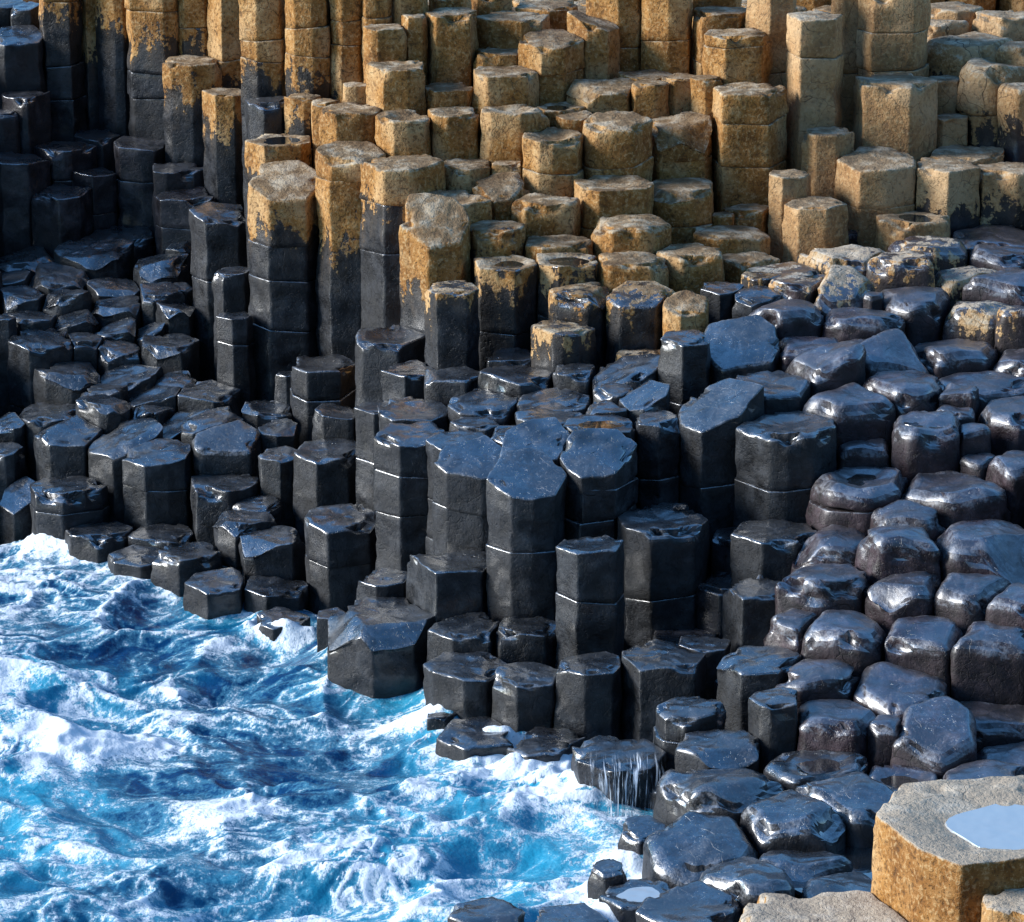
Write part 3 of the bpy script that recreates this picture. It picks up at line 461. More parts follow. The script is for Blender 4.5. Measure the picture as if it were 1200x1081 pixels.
(0.887, 0.546, 1.61, 0.315, 'c', 1.634, 0.06, 0, 0, 0.0, 0, [], 0.15, 'dark columns of the middle terrace', 'low gold-capped column, just right of the gold-topped stump'),
(0.767, 0.198, 1.59, 0.496, 'c', 99, 0.2, 0.3, 0.15, 0.0, 0, [], 0.15, 'dark columns of the middle terrace', 'low dark sloping-topped column, just in front and right of the gold-topped stump'),
(0.696, -0.149, 1.555, 0.285, 'c', 99, 0.3, 0, 0, 0.0, 1, [], 0.15, 'dark columns of the middle terrace', 'low dark column, second one in front and right of the gold-topped stump'),
(0.872, -0.348, 1.563, 0.317, 'c', 99, 0.06, 0.3, 0.2, 0.0, 0, [], 0.15, 'dark columns of the middle terrace', 'low dark sloping-topped column, second one left of the steep-topped column'),
(0.94, -0.712, 1.508, 0.313, 'c', 99, 0.06, 0, 0, 0.0, 1, [1.138], 0.15, 'dark columns of the middle terrace', 'low dark column, just left of the steep-topped column'),
(0.621, -0.439, 1.512, 0.282, 'c', 99, 0.06, 0, 0, 0.0, 2, [], 0.15, 'dark columns of the middle terrace', 'low dark broken-topped column, third one in front and right of the gold-topped stump'),
(0.275, -0.034, 1.44, 0.47, 'c', 99, 0.2, 0.1, 0.1, 0.0, 0, [], 0.15, 'dark columns of the middle terrace', 'low dark column, second one in front of the gold-topped stump'),
(0.254, -0.455, 1.446, 0.441, 'c', 99, 0.2, 0, 0, 0.0, 0, [], 0.15, 'dark columns of the middle terrace', 'low dark column, second one behind the tallest middle column'),
(0.58, -0.785, 1.494, 0.469, 'c', 99, 0.06, 0, 0, 0.03, 0, [], 0.15, 'dark columns of the middle terrace', 'low dark dish-topped column, second one behind and right of the tallest middle column'),
(0.549, -1.245, 1.443, 0.472, 'c', 99, 0.15, 0.05, 0.4, 0.0, 0, [1.25, 1.044], 0.15, 'dark columns of the middle terrace', 'dark sloping-topped column, just behind and right of the tallest middle column'),
(0.139, -0.959, 1.428, 0.455, 'c', 99, 0.06, 0.15, 0.4, 0.0, 1, [], 0.15, 'dark columns of the middle terrace', 'dark sloping-topped column, just behind the tallest middle column'),
(0.0, -0.643, 1.395, 0.303, 'c', 99, 0.06, 0, 0, 0.0, 1, [], 0.15, 'dark columns of the middle terrace', 'low dark column, just behind and right of the sloping blue-topped column'),
(-0.201, 0.057, 1.408, 0.472, 'c', 99, 0.2, 0.05, 0.1, 0.0, 0, [], 0.15, 'dark columns of the middle terrace', 'low dark column, second one behind the sloping blue-topped column'),
(-0.25, -0.279, 1.349, 0.307, 'c', 99, 0.3, 0, 0, 0.0, 0, [], 0.15, 'dark columns of the middle terrace', 'low dark column, just behind the sloping blue-topped column'),
(-0.663, 0.131, 1.339, 0.485, 'c', 99, 0.06, -0.05, 0.05, 0.02, 0, [], 0.15, 'dark columns of the middle terrace', 'tall dark column, just behind the slim flat-topped column'),
(-0.902, 0.559, 1.231, 0.316, 'c', 99, 0.06, 0, 0, 0.0, 0, [0.879], 0.15, 'dark columns of the middle terrace', 'dark column, just behind and left of the slim flat-topped column'),
(-0.67, -0.326, 1.291, 0.42, 'c', 99, 0.06, 0.0, 0.1, 0.0, 0, [1.036, 0.769], 0.15, 'dark columns of the middle terrace', 'tall slim column with flat bluish top, leftmost of the tall middle front row'),
(-0.349, -0.557, 1.323, 0.383, 'c', 99, 0.06, 0.0, 0.15, 0.0, 0, [], 0.15, 'dark columns of the middle terrace', 'tall dark column, just behind and left of the sloping blue-topped column'),
(-0.262, -0.896, 1.294, 0.434, 'c', 99, 0.15, 0.05, 0.45, 0.0, 0, [0.977], 0.15, 'dark columns of the middle terrace', 'tall column with forward-sloping blue top left of the tallest middle column'),
(0.098, -1.433, 1.344, 0.47, 'c', 99, 0.15, -0.05, 0.4, 0.0, 1, [0.891], 0.15, 'dark columns of the middle terrace', 'tallest column of the middle front row, its broken blue top sloping forward'),
(-1.223, 1.327, 0.977, 0.325, 'c', 99, 0.06, -0.1, 0.1, 0.0, 0, [], 0.15, 'dark columns of the middle terrace', 'dark column, just in front of the two-drum dished column'),
(-1.276, 0.973, 0.81, 0.453, 'c', 99, 0.15, 0, 0, 0.02, 0, [], 0.15, 'dark columns of the middle terrace', 'dark column, just left of the slim flat-topped column'),
(-1.64, 2.181, 1.024, 0.161, 'c', 99, 0.06, 0, 0, 0.0, 0, [], 0.15, 'dark columns of the middle terrace', 'narrow dark column, just left of the two-drum dished column'),
(1.455, 1.062, 1.943, 0.284, 'c', 99, 0.06, 0.0, 0.1, 0.0, 0, [], 0.12, 'dark stepped columns above the surf', 'small block with bright blue side between golden steps and dark boulders'),
(1.697, 0.931, 1.922, 0.33, 'c', 99, 0.06, 0.0, 0.2, 0.0, 0, [], 0.12, 'dark stepped columns above the surf', 'low black column, just right of the small blue-sided block'),
(1.163, 0.071, 1.85, 0.332, 'c', 99, 0.06, 0.0, 0.1, 0.0, 0, [], 0.12, 'dark stepped columns above the surf', 'black column, second one in front and left of the small blue-sided block'),
(1.533, 0.242, 1.787, 0.553, 'c', 99, 0.35, 0.15, 0.4, 0.0, 0, [], 0.12, 'dark stepped columns above the surf', 'broad black sloping-topped column, just in front of the small blue-sided block'),
(1.359, -0.697, 1.608, 0.537, 'c', 99, 0.15, 0.35, 0.25, 0.0, 0, [1.104], 0.12, 'dark stepped columns above the surf', 'dark column with steeply sloping top and blue flank above the black gap'),
(1.709, -0.341, 1.637, 0.521, 'c', 99, 0.5, 0, 0, 0.0, 0, [], 0.12, 'dark stepped columns above the surf', 'broad black column, just behind the wide two-drum column'),
(1.801, -0.972, 1.541, 0.621, 'c', 99, 0.3, 0, 0, 0.02, 0, [1.209], 0.12, 'dark stepped columns above the surf', 'wide dark two-drum column with rounded shoulders right of the steep-topped column'),
(0.958, -1.466, 1.057, 0.536, 'c', 99, 0.06, 0, 0, 0.02, 0, [0.596], 0.12, 'dark stepped columns above the surf', 'tall dark flat-topped column with blue-grey flank beside the deep black gap'),
(0.926, -2.681, 0.548, 0.495, 'c', 99, 0.06, 0.0, 0.05, 0.0, 0, [], 0.12, 'dark stepped columns above the surf', 'black column, second one left of the rounded step column'),
(0.493, -2.033, 1.065, 0.386, 'c', 99, 0.15, 0, 0, 0.02, 0, [0.735], 0.12, 'dark stepped columns above the surf', 'two-drum dark column with rounded edges left of the deep black gap'),
(0.474, -2.687, 0.494, 0.39, 'c', 99, 0.12, 0, 0, 0.0, 0, [], 0.12, 'dark stepped columns above the surf', 'black column, second one behind and right of the flat blue surf stone'),
(0.081, -1.899, 0.477, 0.423, 'c', 99, 0.12, 0, 0, 0.0, 0, [], 0.12, 'dark stepped columns above the surf', 'low black column, just behind and right of the lowest surf step'),
(0.09, -2.6, 0.396, 0.402, 'c', 99, 0.12, 0, 0, 0.0, 0, [], 0.12, 'dark stepped columns above the surf', 'low black column, just right of the lowest surf step'),
(-0.398, -1.29, 0.725, 0.542, 'c', 99, 0.06, 0, 0, 0.03, 1, [], 0.12, 'dark stepped columns above the surf', 'broad dished dark step right behind the big broken waterline block'),
(-0.288, -1.817, 0.449, 0.468, 'c', 99, 0.12, 0, 0, 0.0, 0, [], 0.12, 'dark stepped columns above the surf', 'black column, just behind the lowest surf step'),
(-0.289, -2.302, 0.348, 0.471, 'c', 99, 0.12, 0, 0, 0.0, 0, [], 0.12, 'dark stepped columns above the surf', 'low six-sided black step just above the surf right of the broken block'),
(1.689, -1.604, 1.014, 0.523, 'c', 99, 0.2, 0, 0, 0.0, 0, [], 0.12, 'dark stepped columns above the surf', 'broad black column, just in front and left of the wide bowl boulder'),
(1.568, -2.144, 0.814, 0.45, 'c', 99, 0.15, 0, 0, 0.0, 0, [], 0.12, 'dark stepped columns above the surf', 'low black column, just behind the rounded step column'),
(1.503, -3.064, 0.659, 0.456, 'c', 99, 0.25, 0, 0, 0.0, 1, [], 0.12, 'dark stepped columns above the surf', 'dark step column with rounded broken top right of the tall flat-topped column'),
(1.196, -2.409, 0.543, 0.319, 'c', 99, 0.06, 0, 0, 0.0, 0, [], 0.12, 'dark stepped columns above the surf', 'low black column, just left of the rounded step column'),
(1.062, -3.496, 0.507, 0.388, 'c', 99, 0.3, 0, 0, 0.0, 1, [0.366], 0.12, 'dark stepped columns above the surf', 'low black column, just behind and right of the cascade ledge'),
(1.558, -3.704, 0.636, 0.303, 'c', 99, 0.2, 0, 0, 0.0, 0, [], 0.12, 'dark stepped columns above the surf', 'low black column, just in front of the rounded step column'),
(1.234, -3.862, 0.425, 0.474, 'c', 99, 0.4, 0, 0, 0.0, 2, [], 0.2, 'dark stepped columns above the surf', 'low black broken-topped column, just behind the fractured blue rock'),
(-3.155, 1.373, 0.409, 0.485, 'c', 99, 0.06, 0, 0, 0.0, 0, [0.256], 0.15, 'stones along the waterline', 'two-drum shore block with blue-rimmed top standing in the left surf'),
(-3.553, 1.735, 0.248, 0.27, 'c', 99, 0.06, 0.3, 0.6, 0.0, 0, [], 0.15, 'stones along the waterline', 'narrow black sloping-topped stone, just left of the blue-rimmed shore block'),
(-2.92, 1.07, 0.186, 0.433, 'c', 99, 0.06, 0, 0, 0.0, 0, [], 0.15, 'stones along the waterline', 'low black stone, just in front and right of the blue-rimmed shore block'),
(-2.462, 0.991, 0.18, 0.42, 'c', 99, 0.06, 0, 0, 0.0, 0, [], 0.15, 'stones along the waterline', 'low black stone, just behind and left of the round shore stone'),
(-2.585, 0.656, 0.129, 0.404, 'c', 99, 0.06, 0, 0, 0.0, 0, [], 0.15, 'stones along the waterline', 'low black stone, just left of the round shore stone'),
(-2.234, 0.375, 0.25, 0.423, 'c', 99, 0.06, 0, 0, 0.0, 0, [], 0.15, 'stones along the waterline', 'low round-topped black stone at the waterline with blue back rim'),
(-2.003, -0.034, 0.168, 0.395, 'c', 99, 0.06, 0, 0, 0.0, 0, [], 0.15, 'stones along the waterline', 'low black stone, just in front and right of the round shore stone'),
(-2.033, 1.133, 0.513, 0.481, 'c', 99, 0.06, 0, 0, 0.0, 0, [], 0.15, 'stones along the waterline', 'black stone, just in front and right of the tall cracked shore block'),
(-1.861, 0.574, 0.429, 0.39, 'c', 99, 0.06, 0, 0, 0.0, 3, [], 0.15, 'stones along the waterline', 'low black broken-topped stone, just behind and right of the round shore stone'),
(-1.79, 0.874, 0.435, 0.358, 'c', 99, 0.06, 0, 0, 0.0, 3, [], 0.15, 'stones along the waterline', 'low black broken-topped stone, second one left of the chipped shore column'),
(-1.653, 0.311, 0.375, 0.422, 'c', 99, 0.06, 0, 0, 0.0, 1, [], 0.15, 'stones along the waterline', 'low black stone, just left of the chipped shore column'),
(-1.613, -0.055, 0.144, 0.429, 'c', 99, 0.06, 0, 0, 0.0, 0, [], 0.15, 'stones along the waterline', 'low black stone, second one in front and right of the round shore stone'),
(-1.54, -0.577, 0.082, 0.331, 'c', 99, 0.06, 0, 0, 0.0, 0, [], 0.15, 'stones along the waterline', 'low black stone, second one left of the big broken waterline block'),
(-1.16, 0.078, 0.589, 0.476, 'c', 99, 0.2, 0.0, 0.15, 0.0, 2, [0.318], 0.15, 'stones along the waterline', 'tall shore column with chipped bluish top left of the big broken block'),
(-0.839, -1.023, 0.515, 0.335, 'c', 99, 0.06, 0, 0, 0.0, 0, [], 0.15, 'stones along the waterline', 'low black stone, just behind the big broken waterline block'),
(-0.836, -1.508, 0.431, 0.627, 'c', 99, 0.06, 0, 0, 0.0, 3, [], 0.15, 'stones along the waterline', 'big broken black block with slanting faces at the waterline'),
(-1.183, -1.011, 0.252, 0.213, 'c', 99, 0.06, 0, 0, 0.0, 0, [], 0.15, 'stones along the waterline', 'narrow black stone, just left of the big broken waterline block'),
(-0.447, -2.538, 0.104, 0.181, 'c', 99, 0.06, 0, 0, 0.0, 0, [], 0.15, 'stones along the waterline', 'narrow black stone, just in front of the lowest surf step'),
(-0.21, -2.855, 0.108, 0.452, 'c', 99, 0.2, 0, 0, 0.0, 0, [], 0.2, 'stones along the waterline', 'low black stone, just left of the flat blue surf stone'),
(0.166, -3.212, 0.157, 0.363, 'c', 99, 0.3, 0, 0, 0.0, 0, [], 0.2, 'stones along the waterline', 'flat stone with bright blue wet top lying in the surf'),
(0.262, -2.967, 0.133, 0.366, 'c', 99, 0.06, 0, 0, 0.0, 0, [], 0.2, 'stones along the waterline', 'low black stone, just behind and right of the flat blue surf stone'),
(0.639, -3.718, 0.296, 0.507, 'c', 99, 0.06, 0, 0, 0.0, 0, [], 0.2, 'stones along the waterline', 'low black ledge over which the white cascade pours'),
(2.361, 1.776, 2.007, 0.533, 'b', 1.913, 0.7, 0, 0, 0.0, 0, [], 0.9, 'rounded boulders on the right', 'large rounded boulder with gold-dusted top where golden columns meet dark boulders'),
(2.763, 1.43, 2.079, 0.395, 'b', 2.009, 0.7, 0, 0, 0.0, 0, [], 0.9, 'rounded boulders on the right', 'low gold-capped boulder, just right of the large gold-topped boulder'),
(3.003, 1.863, 2.061, 0.497, 'b', 2.08, 0.7, 0, 0, 0.0, 0, [], 0.9, 'rounded boulders on the right', 'low gold-capped boulder, just behind and left of the oval golden boulder'),
(3.189, 1.466, 1.947, 0.516, 'b', 1.878, 0.7, 0, 0, 0.0, 0, [], 0.9, 'rounded boulders on the right', 'oval boulder with golden brown top near the right edge'),
(3.43, 1.813, 2.011, 0.388, 'b', 99, 0.7, 0, 0, 0.0, 0, [], 0.9, 'rounded boulders on the right', 'low dark boulder, just behind and right of the oval golden boulder'),
(3.414, 1.176, 1.976, 0.427, 'b', 99, 0.7, 0, 0, 0.0, 0, [], 0.9, 'rounded boulders on the right', 'low dark boulder, just right of the oval golden boulder'),
(1.924, 1.546, 1.946, 0.493, 'b', 1.966, 0.4, 0, 0, 0.0, 0, [], 0.9, 'rounded boulders on the right', 'low gold-capped boulder, second one left of the golden cone boulder'),
(1.966, 1.106, 1.981, 0.379, 'b', 1.997, 0.4, 0, 0, 0.0, 0, [], 0.9, 'rounded boulders on the right', 'low gold-capped boulder, just left of the golden cone boulder'),
(2.289, 0.983, 1.963, 0.401, 'b', 1.927, 0.8, -0.2, 0.5, 0.0, 0, [], 0.9, 'rounded boulders on the right', 'cone-shaped boulder with golden right side'),
(2.494, 0.881, 1.934, 0.118, 'b', 99, 0.7, 0, 0, 0.0, 0, [], 0.9, 'rounded boulders on the right', 'small dark boulder, just right of the golden cone boulder'),
(1.897, 0.648, 1.897, 0.467, 'b', 99, 0.7, 0, 0, 0.0, 0, [], 0.9, 'rounded boulders on the right', 'low dark boulder, just in front and left of the golden cone boulder'),
(2.366, 0.587, 1.865, 0.49, 'b', 99, 0.7, 0, 0, 0.0, 0, [], 0.9, 'rounded boulders on the right', 'low dark boulder, just in front and right of the golden cone boulder'),
(2.774, 0.916, 1.913, 0.495, 'b', 99, 0.7, 0, 0, 0.0, 1, [], 0.9, 'rounded boulders on the right', 'low dark boulder, just in front and left of the oval golden boulder'),
(3.227, 0.792, 1.86, 0.54, 'b', 1.882, 0.7, 0, 0, 0.0, 0, [], 0.9, 'rounded boulders on the right', 'broad gold-capped boulder, just in front of the oval golden boulder'),
(3.454, 0.496, 1.936, 0.209, 'b', 1.911, 0.7, 0, 0, 0.0, 0, [], 0.9, 'rounded boulders on the right', 'small gold-capped boulder, just in front and right of the oval golden boulder'),
(2.019, 0.256, 1.754, 0.45, 'b', 99, 0.7, 0, 0, 0.0, 0, [], 0.9, 'rounded boulders on the right', 'low dark boulder, just behind and left of the large purple boulder'),
(2.106, -0.127, 1.773, 0.433, 'b', 99, 0.7, 0.35, 0.2, 0.0, 0, [], 0.9, 'rounded boulders on the right', 'low dark sloping-topped boulder, just behind the large purple boulder'),
(2.358, 0.313, 1.751, 0.139, 'b', 99, 0.7, 0, 0, 0.0, 0, [], 0.9, 'rounded boulders on the right', 'small dark boulder, just behind and left of the lavender sloping boulder'),
(2.557, 0.127, 1.729, 0.483, 'b', 99, 0.7, -0.15, 0.45, 0.0, 0, [], 0.9, 'rounded boulders on the right', 'lavender-grey boulder with large sloping top'),
(2.604, -0.326, 1.657, 0.555, 'b', 99, 0.7, 0, 0, 0.0, 0, [], 0.9, 'rounded boulders on the right', 'broad dark boulder, just in front of the lavender sloping boulder'),
(3.008, 0.325, 1.706, 0.613, 'b', 99, 0.7, 0, 0, 0.0, 0, [], 0.9, 'rounded boulders on the right', 'wide flat-topped dark boulder below the oval golden one'),
(3.399, 0.191, 1.664, 0.369, 'b', 99, 0.7, 0, 0, 0.0, 0, [], 0.9, 'rounded boulders on the right', 'low dark boulder, just right of the wide flat boulder'),
(2.218, -0.57, 1.607, 0.539, 'b', 99, 0.8, 0, 0, 0.0, 0, [], 0.9, 'rounded boulders on the right', 'large purplish rounded boulder right of the steep-topped column'),
(2.958, -0.467, 1.62, 0.282, 'b', 99, 0.7, 0, 0, 0.0, 0, [], 0.9, 'rounded boulders on the right', 'low dark boulder, second one behind and right of the dark bowl boulder'),
(2.911, -0.671, 1.566, 0.202, 'b', 99, 0.7, 0, 0, 0.0, 0, [], 0.9, 'rounded boulders on the right', 'small dark boulder, just behind and right of the dark bowl boulder'),
(3.134, -0.152, 1.603, 0.513, 'b', 99, 0.4, 0, 0, 0.0, 0, [], 0.9, 'rounded boulders on the right', 'low dark boulder, just in front and right of the wide flat boulder'),
(3.284, -0.596, 1.556, 0.427, 'b', 99, 0.7, 0, 0, 0.0, 0, [], 0.9, 'rounded boulders on the right', 'low dark boulder, second one right of the dark bowl boulder'),
(2.707, -0.931, 1.553, 0.51, 'b', 99, 0.7, 0, 0, 0.03, 0, [], 0.9, 'rounded boulders on the right', 'dark boulder with bowl-shaped wet top right of the large purple boulder'),
(2.994, -0.963, 1.51, 0.188, 'b', 99, 0.7, 0, 0, 0.0, 0, [], 0.9, 'rounded boulders on the right', 'small dark boulder, just right of the dark bowl boulder'),
(2.309, -0.906, 1.378, 0.356, 'b', 99, 0.7, 0, 0, 0.0, 0, [], 0.9, 'rounded boulders on the right', 'low dark boulder, just behind the wide bowl boulder'),
(3.23, -1.264, 1.38, 0.33, 'b', 99, 0.7, 0, 0, 0.0, 0, [], 0.9, 'rounded boulders on the right', 'low dark boulder, second one in front and right of the dark bowl boulder'),
(3.036, -1.13, 1.357, 0.199, 'b', 99, 0.7, 0, 0, 0.0, 0, [], 0.9, 'rounded boulders on the right', 'small dark boulder, just in front and right of the dark bowl boulder'),
(2.277, -1.322, 1.282, 0.626, 'b', 99, 0.7, 0, 0, 0.05, 0, [1.162], 0.9, 'rounded boulders on the right', 'wide boulder with hollow wet bowl top and pinkish rim'),
(2.785, -1.453, 1.282, 0.644, 'b', 99, 0.7, 0, 0, 0.04, 0, [], 0.9, 'rounded boulders on the right', 'broad dark dish-topped boulder, just behind and left of the big cracked boulder'),
(2.049, -1.873, 1.054, 0.475, 'b', 99, 0.7, 0, 0, 0.0, 2, [], 0.9, 'rounded boulders on the right', 'low dark broken-topped boulder, just in front of the wide bowl boulder'),
(2.511, -1.792, 1.198, 0.432, 'b', 99, 0.7, 0, 0, 0.0, 0, [], 0.9, 'rounded boulders on the right', 'low dark boulder, just in front and right of the wide bowl boulder'),
(2.423, -2.177, 1.167, 0.501, 'b', 99, 0.8, 0, 0, 0.0, 0, [], 0.9, 'rounded boulders on the right', 'low dark boulder, just left of the big cracked boulder'),
(2.938, -2.102, 1.143, 0.609, 'b', 99, 0.9, 0, 0, 0.0, 1, [], 0.9, 'rounded boulders on the right', 'big cracked rounded boulder by the right edge'),
(1.971, -2.37, 0.978, 0.551, 'b', 99, 0.6, 0, 0, 0.0, 0, [], 0.9, 'rounded boulders on the right', 'broad dark boulder, just behind the blue-shouldered boulder'),
(2.429, -2.58, 0.991, 0.473, 'b', 99, 0.8, 0, 0, 0.0, 2, [], 0.9, 'rounded boulders on the right', 'low dark broken-topped boulder, just behind the smooth middle boulder'),
(2.786, -2.68, 0.996, 0.471, 'b', 99, 0.8, 0, 0, 0.0, 1, [], 0.9, 'rounded boulders on the right', 'low dark boulder, just in front of the big cracked boulder'),
(3.07, -2.85, 0.997, 0.343, 'b', 99, 0.7, 0, 0, 0.0, 0, [], 0.9, 'rounded boulders on the right', 'low dark boulder, just in front and right of the big cracked boulder'),
(1.751, -2.783, 0.804, 0.293, 'b', 99, 0.7, 0, 0, 0.0, 0, [], 0.9, 'rounded boulders on the right', 'low dark boulder, just left of the blue-shouldered boulder'),
(2.03, -2.896, 0.826, 0.541, 'b', 99, 0.8, 0, 0, 0.0, 0, [], 0.9, 'rounded boulders on the right', 'blue-shouldered smooth boulder, leftmost of three in a row at right'),
(2.503, -3.012, 0.833, 0.487, 'b', 99, 0.7, 0, 0, 0.0, 0, [], 0.9, 'rounded boulders on the right', 'smooth lavender-topped boulder, middle of three in a row at right'),
(2.885, -3.163, 0.846, 0.433, 'b', 99, 0.8, 0, 0, 0.0, 0, [], 0.9, 'rounded boulders on the right', 'dark boulder, just right of the smooth middle boulder'),
(1.859, -3.292, 0.662, 0.452, 'b', 99, 0.5, 0, 0, 0.0, 3, [], 0.9, 'rounded boulders on the right', 'low dark broken-topped boulder, just behind the mossy-faced boulder'),
(2.324, -3.453, 0.622, 0.562, 'b', 99, 0.6, 0.0, 0.2, 0.0, 0, [], 0.9, 'rounded boulders on the right', 'broad dark boulder, just behind and left of the slanting cracked boulder'),
(1.946, -3.735, 0.566, 0.526, 'b', 99, 0.8, 0, 0, 0.0, 0, [], 0.9, 'rounded boulders on the right', 'large dark boulder with rough face left of the cracked slanting one'),
(2.203, -3.873, 0.547, 0.181, 'b', 99, 0.7, 0, 0, 0.0, 0, [], 0.9, 'rounded boulders on the right', 'small dark boulder, just right of the mossy-faced boulder'),
(2.496, -3.96, 0.558, 0.521, 'b', 99, 0.6, 0.0, 0.4, 0.0, 0, [], 0.9, 'rounded boulders on the right', 'lavender boulder with slanting cracked face above the near tan column'),
(2.851, -3.579, 0.483, 0.479, 'b', 99, 0.6, 0, 0, 0.0, 0, [], 0.9, 'rounded boulders on the right', 'low dark boulder, just right of the slanting cracked boulder'),
(2.911, -3.977, 0.372, 0.422, 'b', 99, 0.6, 0, 0, 0.0, 0, [], 0.9, 'rounded boulders on the right', 'low dark boulder, just in front and right of the slanting cracked boulder'),
(2.718, -4.353, 0.413, 0.455, 'b', 99, 0.5, 0, 0, 0.0, 0, [], 0.9, 'rounded boulders on the right', 'dark boulder, just behind the big near tan column'),
(2.277, -4.327, 0.366, 0.416, 'b', 99, 0.5, 0, 0, 0.05, 0, [], 0.9, 'rounded boulders on the right', 'low dark dish-topped boulder, just in front and left of the slanting cracked boulder'),
(1.793, -4.167, 0.406, 0.458, 'b', 99, 0.4, 0, 0, 0.04, 0, [], 0.2, 'rounded boulders on the right', 'low dark dish-topped boulder, just in front of the mossy-faced boulder'),
(1.936, -4.569, 0.385, 0.51, 'b', 99, 0.6, 0, 0, 0.0, 2, [], 0.2, 'rounded boulders on the right', 'low dark broken-topped boulder, second one in front of the mossy-faced boulder'),
(1.208, -4.428, 0.383, 0.562, 'b', 99, 0.6, 0, 0, 0.0, 3, [], 0.2, 'rounded boulders on the right', 'fractured bluish rock right of the cascade'),
(1.602, -4.814, 0.37, 0.515, 'b', 99, 0.7, 0, 0, 0.0, 3, [], 0.2, 'rounded boulders on the right', 'low dark broken-topped boulder, just in front and right of the fractured blue rock'),
(0.764, -4.642, 0.182, 0.265, 'c', 99, 0.4, 0.0, 0.2, 0.0, 0, [], 0.2, 'blue-black stones at the bottom', 'narrow dark stone, just left of the sloping blue block'),
(1.099, -5.027, 0.252, 0.53, 'b', 99, 0.6, 0.0, 0.25, 0.0, 0, [], 0.2, 'blue-black stones at the bottom', 'dark block with sloping blue top near the bottom, right of the surf'),
(1.321, -5.533, 0.271, 0.434, 'b', 99, 0.6, 0, 0, 0.0, 0, [], 0.2, 'blue-black stones at the bottom', 'low dark boulder, just in front and right of the sloping blue block'),
(1.601, -5.243, 0.23, 0.43, 'b', 99, 0.7, 0, 0, 0.0, 2, [], 0.2, 'blue-black stones at the bottom', 'low dark broken-topped boulder, just right of the sloping blue block'),
(0.708, -5.564, 0.162, 0.415, 'c', 99, 0.4, 0, 0, 0.03, 0, [], 0.2, 'blue-black stones at the bottom', 'low dark dish-topped stone, just in front and left of the sloping blue block'),
(0.967, -5.896, 0.229, 0.521, 'c', 99, 0.35, 0, 0, 0.02, 0, [], 0.2, 'blue-black stones at the bottom', 'broad dark stone, just in front of the sloping blue block'),
(0.535, -5.279, 0.204, 0.21, 'c', 99, 0.4, 0, 0, 0.0, 1, [], 0.2, 'blue-black stones at the bottom', 'narrow dark stone, second one left of the sloping blue block'),
(0.303, -5.849, 0.134, 0.392, 'c', 99, 0.4, 0, 0, 0.0, 3, [], 0.2, 'blue-black stones at the bottom', 'low dark broken-topped stone, second one in front and left of the sloping blue block'),
(-0.141, -5.684, 0.1, 0.385, 'c', 99, 0.4, 0, 0, 0.0, 2, [], 0.2, 'blue-black stones at the bottom', 'low dark broken-topped stone, just in front of the flat blue surf stone'),
(1.817, -5.559, 0.18, 0.434, 'b', 99, 0.7, 0, 0, 0.0, 0, [], 0.2, 'blue-black stones at the bottom', 'low dark boulder, second one in front and right of the sloping blue block'),
(2.232, 3.3, 3.441, 0.401, 'c', -99, 0.2, 0, 0, 0.0, 0, [3.149], 0.62, 'tan columns at the top right', 'tall tan column with grey cap right of the three-drum golden column'),
(2.852, 3.816, 3.513, 0.509, 'c', -99, 0.06, 0, 0, 0.0, 0, [], 0.62, 'tan columns at the top right', 'tallest tan column with pale left edge at the top right'),
(2.833, 3.292, 2.958, 0.617, 'c', -99, 0.12, 0, 0, 0.0, 0, [], 0.62, 'tan columns at the top right', 'broad tan column, second one left of the domed golden boulder'),
(2.324, 2.956, 2.651, 0.362, 'c', -99, 0.15, 0, 0, 0.0, 0, [], 0.62, 'tan columns at the top right', 'tan column, just behind and left of the pale-shouldered column'),
(2.669, 2.711, 2.494, 0.584, 'c', -99, 0.2, 0.0, 0.1, 0.0, 0, [], 0.62, 'tan columns at the top right', 'pale-shouldered tan column under the tallest tan column'),
(3.162, 2.66, 2.461, 0.496, 'c', 2.192, 0.15, 0, 0, 0.0, 0, [], 0.62, 'tan columns at the top right', 'gold-capped column, just right of the pale-shouldered column'),
(3.593, 2.738, 2.425, 0.497, 'c', 2.193, 0.35, 0, 0, 0.0, 1, [], 0.62, 'tan columns at the top right', 'gold-capped column, third one right of the pale-shouldered column'),
(2.9, 2.286, 2.155, 0.492, 'c', -99, 0.3, 0, 0, 0.03, 0, [], 0.62, 'tan columns at the top right', 'low tan dish-topped column, just in front and right of the pale-shouldered column'),
(2.009, 2.558, 2.421, 0.284, 'c', -99, 0.2, 0, 0, 0.0, 0, [], 0.62, 'tan columns at the top right', 'tan column, just left of the pale-shouldered column'),
(2.176, 2.246, 2.271, 0.417, 'c', -99, 0.06, 0, 0, 0.0, 0, [], 0.62, 'tan columns at the top right', 'tan column, just behind and left of the large gold-topped boulder'),
(3.363, 3.097, 2.461, 0.528, 'c', -99, 0.06, 0, 0, 0.0, 0, [], 0.62, 'tan columns at the top right', 'broad tan column, second one right of the pale-shouldered column'),
(3.447, 4.087, 3.101, 0.644, 'b', 2.75, 0.6, 0, 0, 0.0, 0, [], 0.62, 'tan columns at the top right', 'broad gold-capped boulder, just behind and left of the domed golden boulder'),
(3.402, 4.769, 3.238, 0.447, 'c', -99, 0.3, 0, 0, 0.0, 0, [], 0.62, 'tan columns at the top right', 'low tan column, just right of the tallest tan column'),
(3.288, 4.459, 3.175, 0.286, 'b', -99, 0.5, 0, 0, 0.0, 0, [], 0.62, 'tan columns at the top right', 'low tan boulder, just in front and right of the tallest tan column'),
(3.747, 4.505, 3.233, 0.417, 'c', -99, 0.3, 0, 0, 0.0, 0, [], 0.62, 'tan columns at the top right', 'low tan column, just behind the domed golden boulder'),
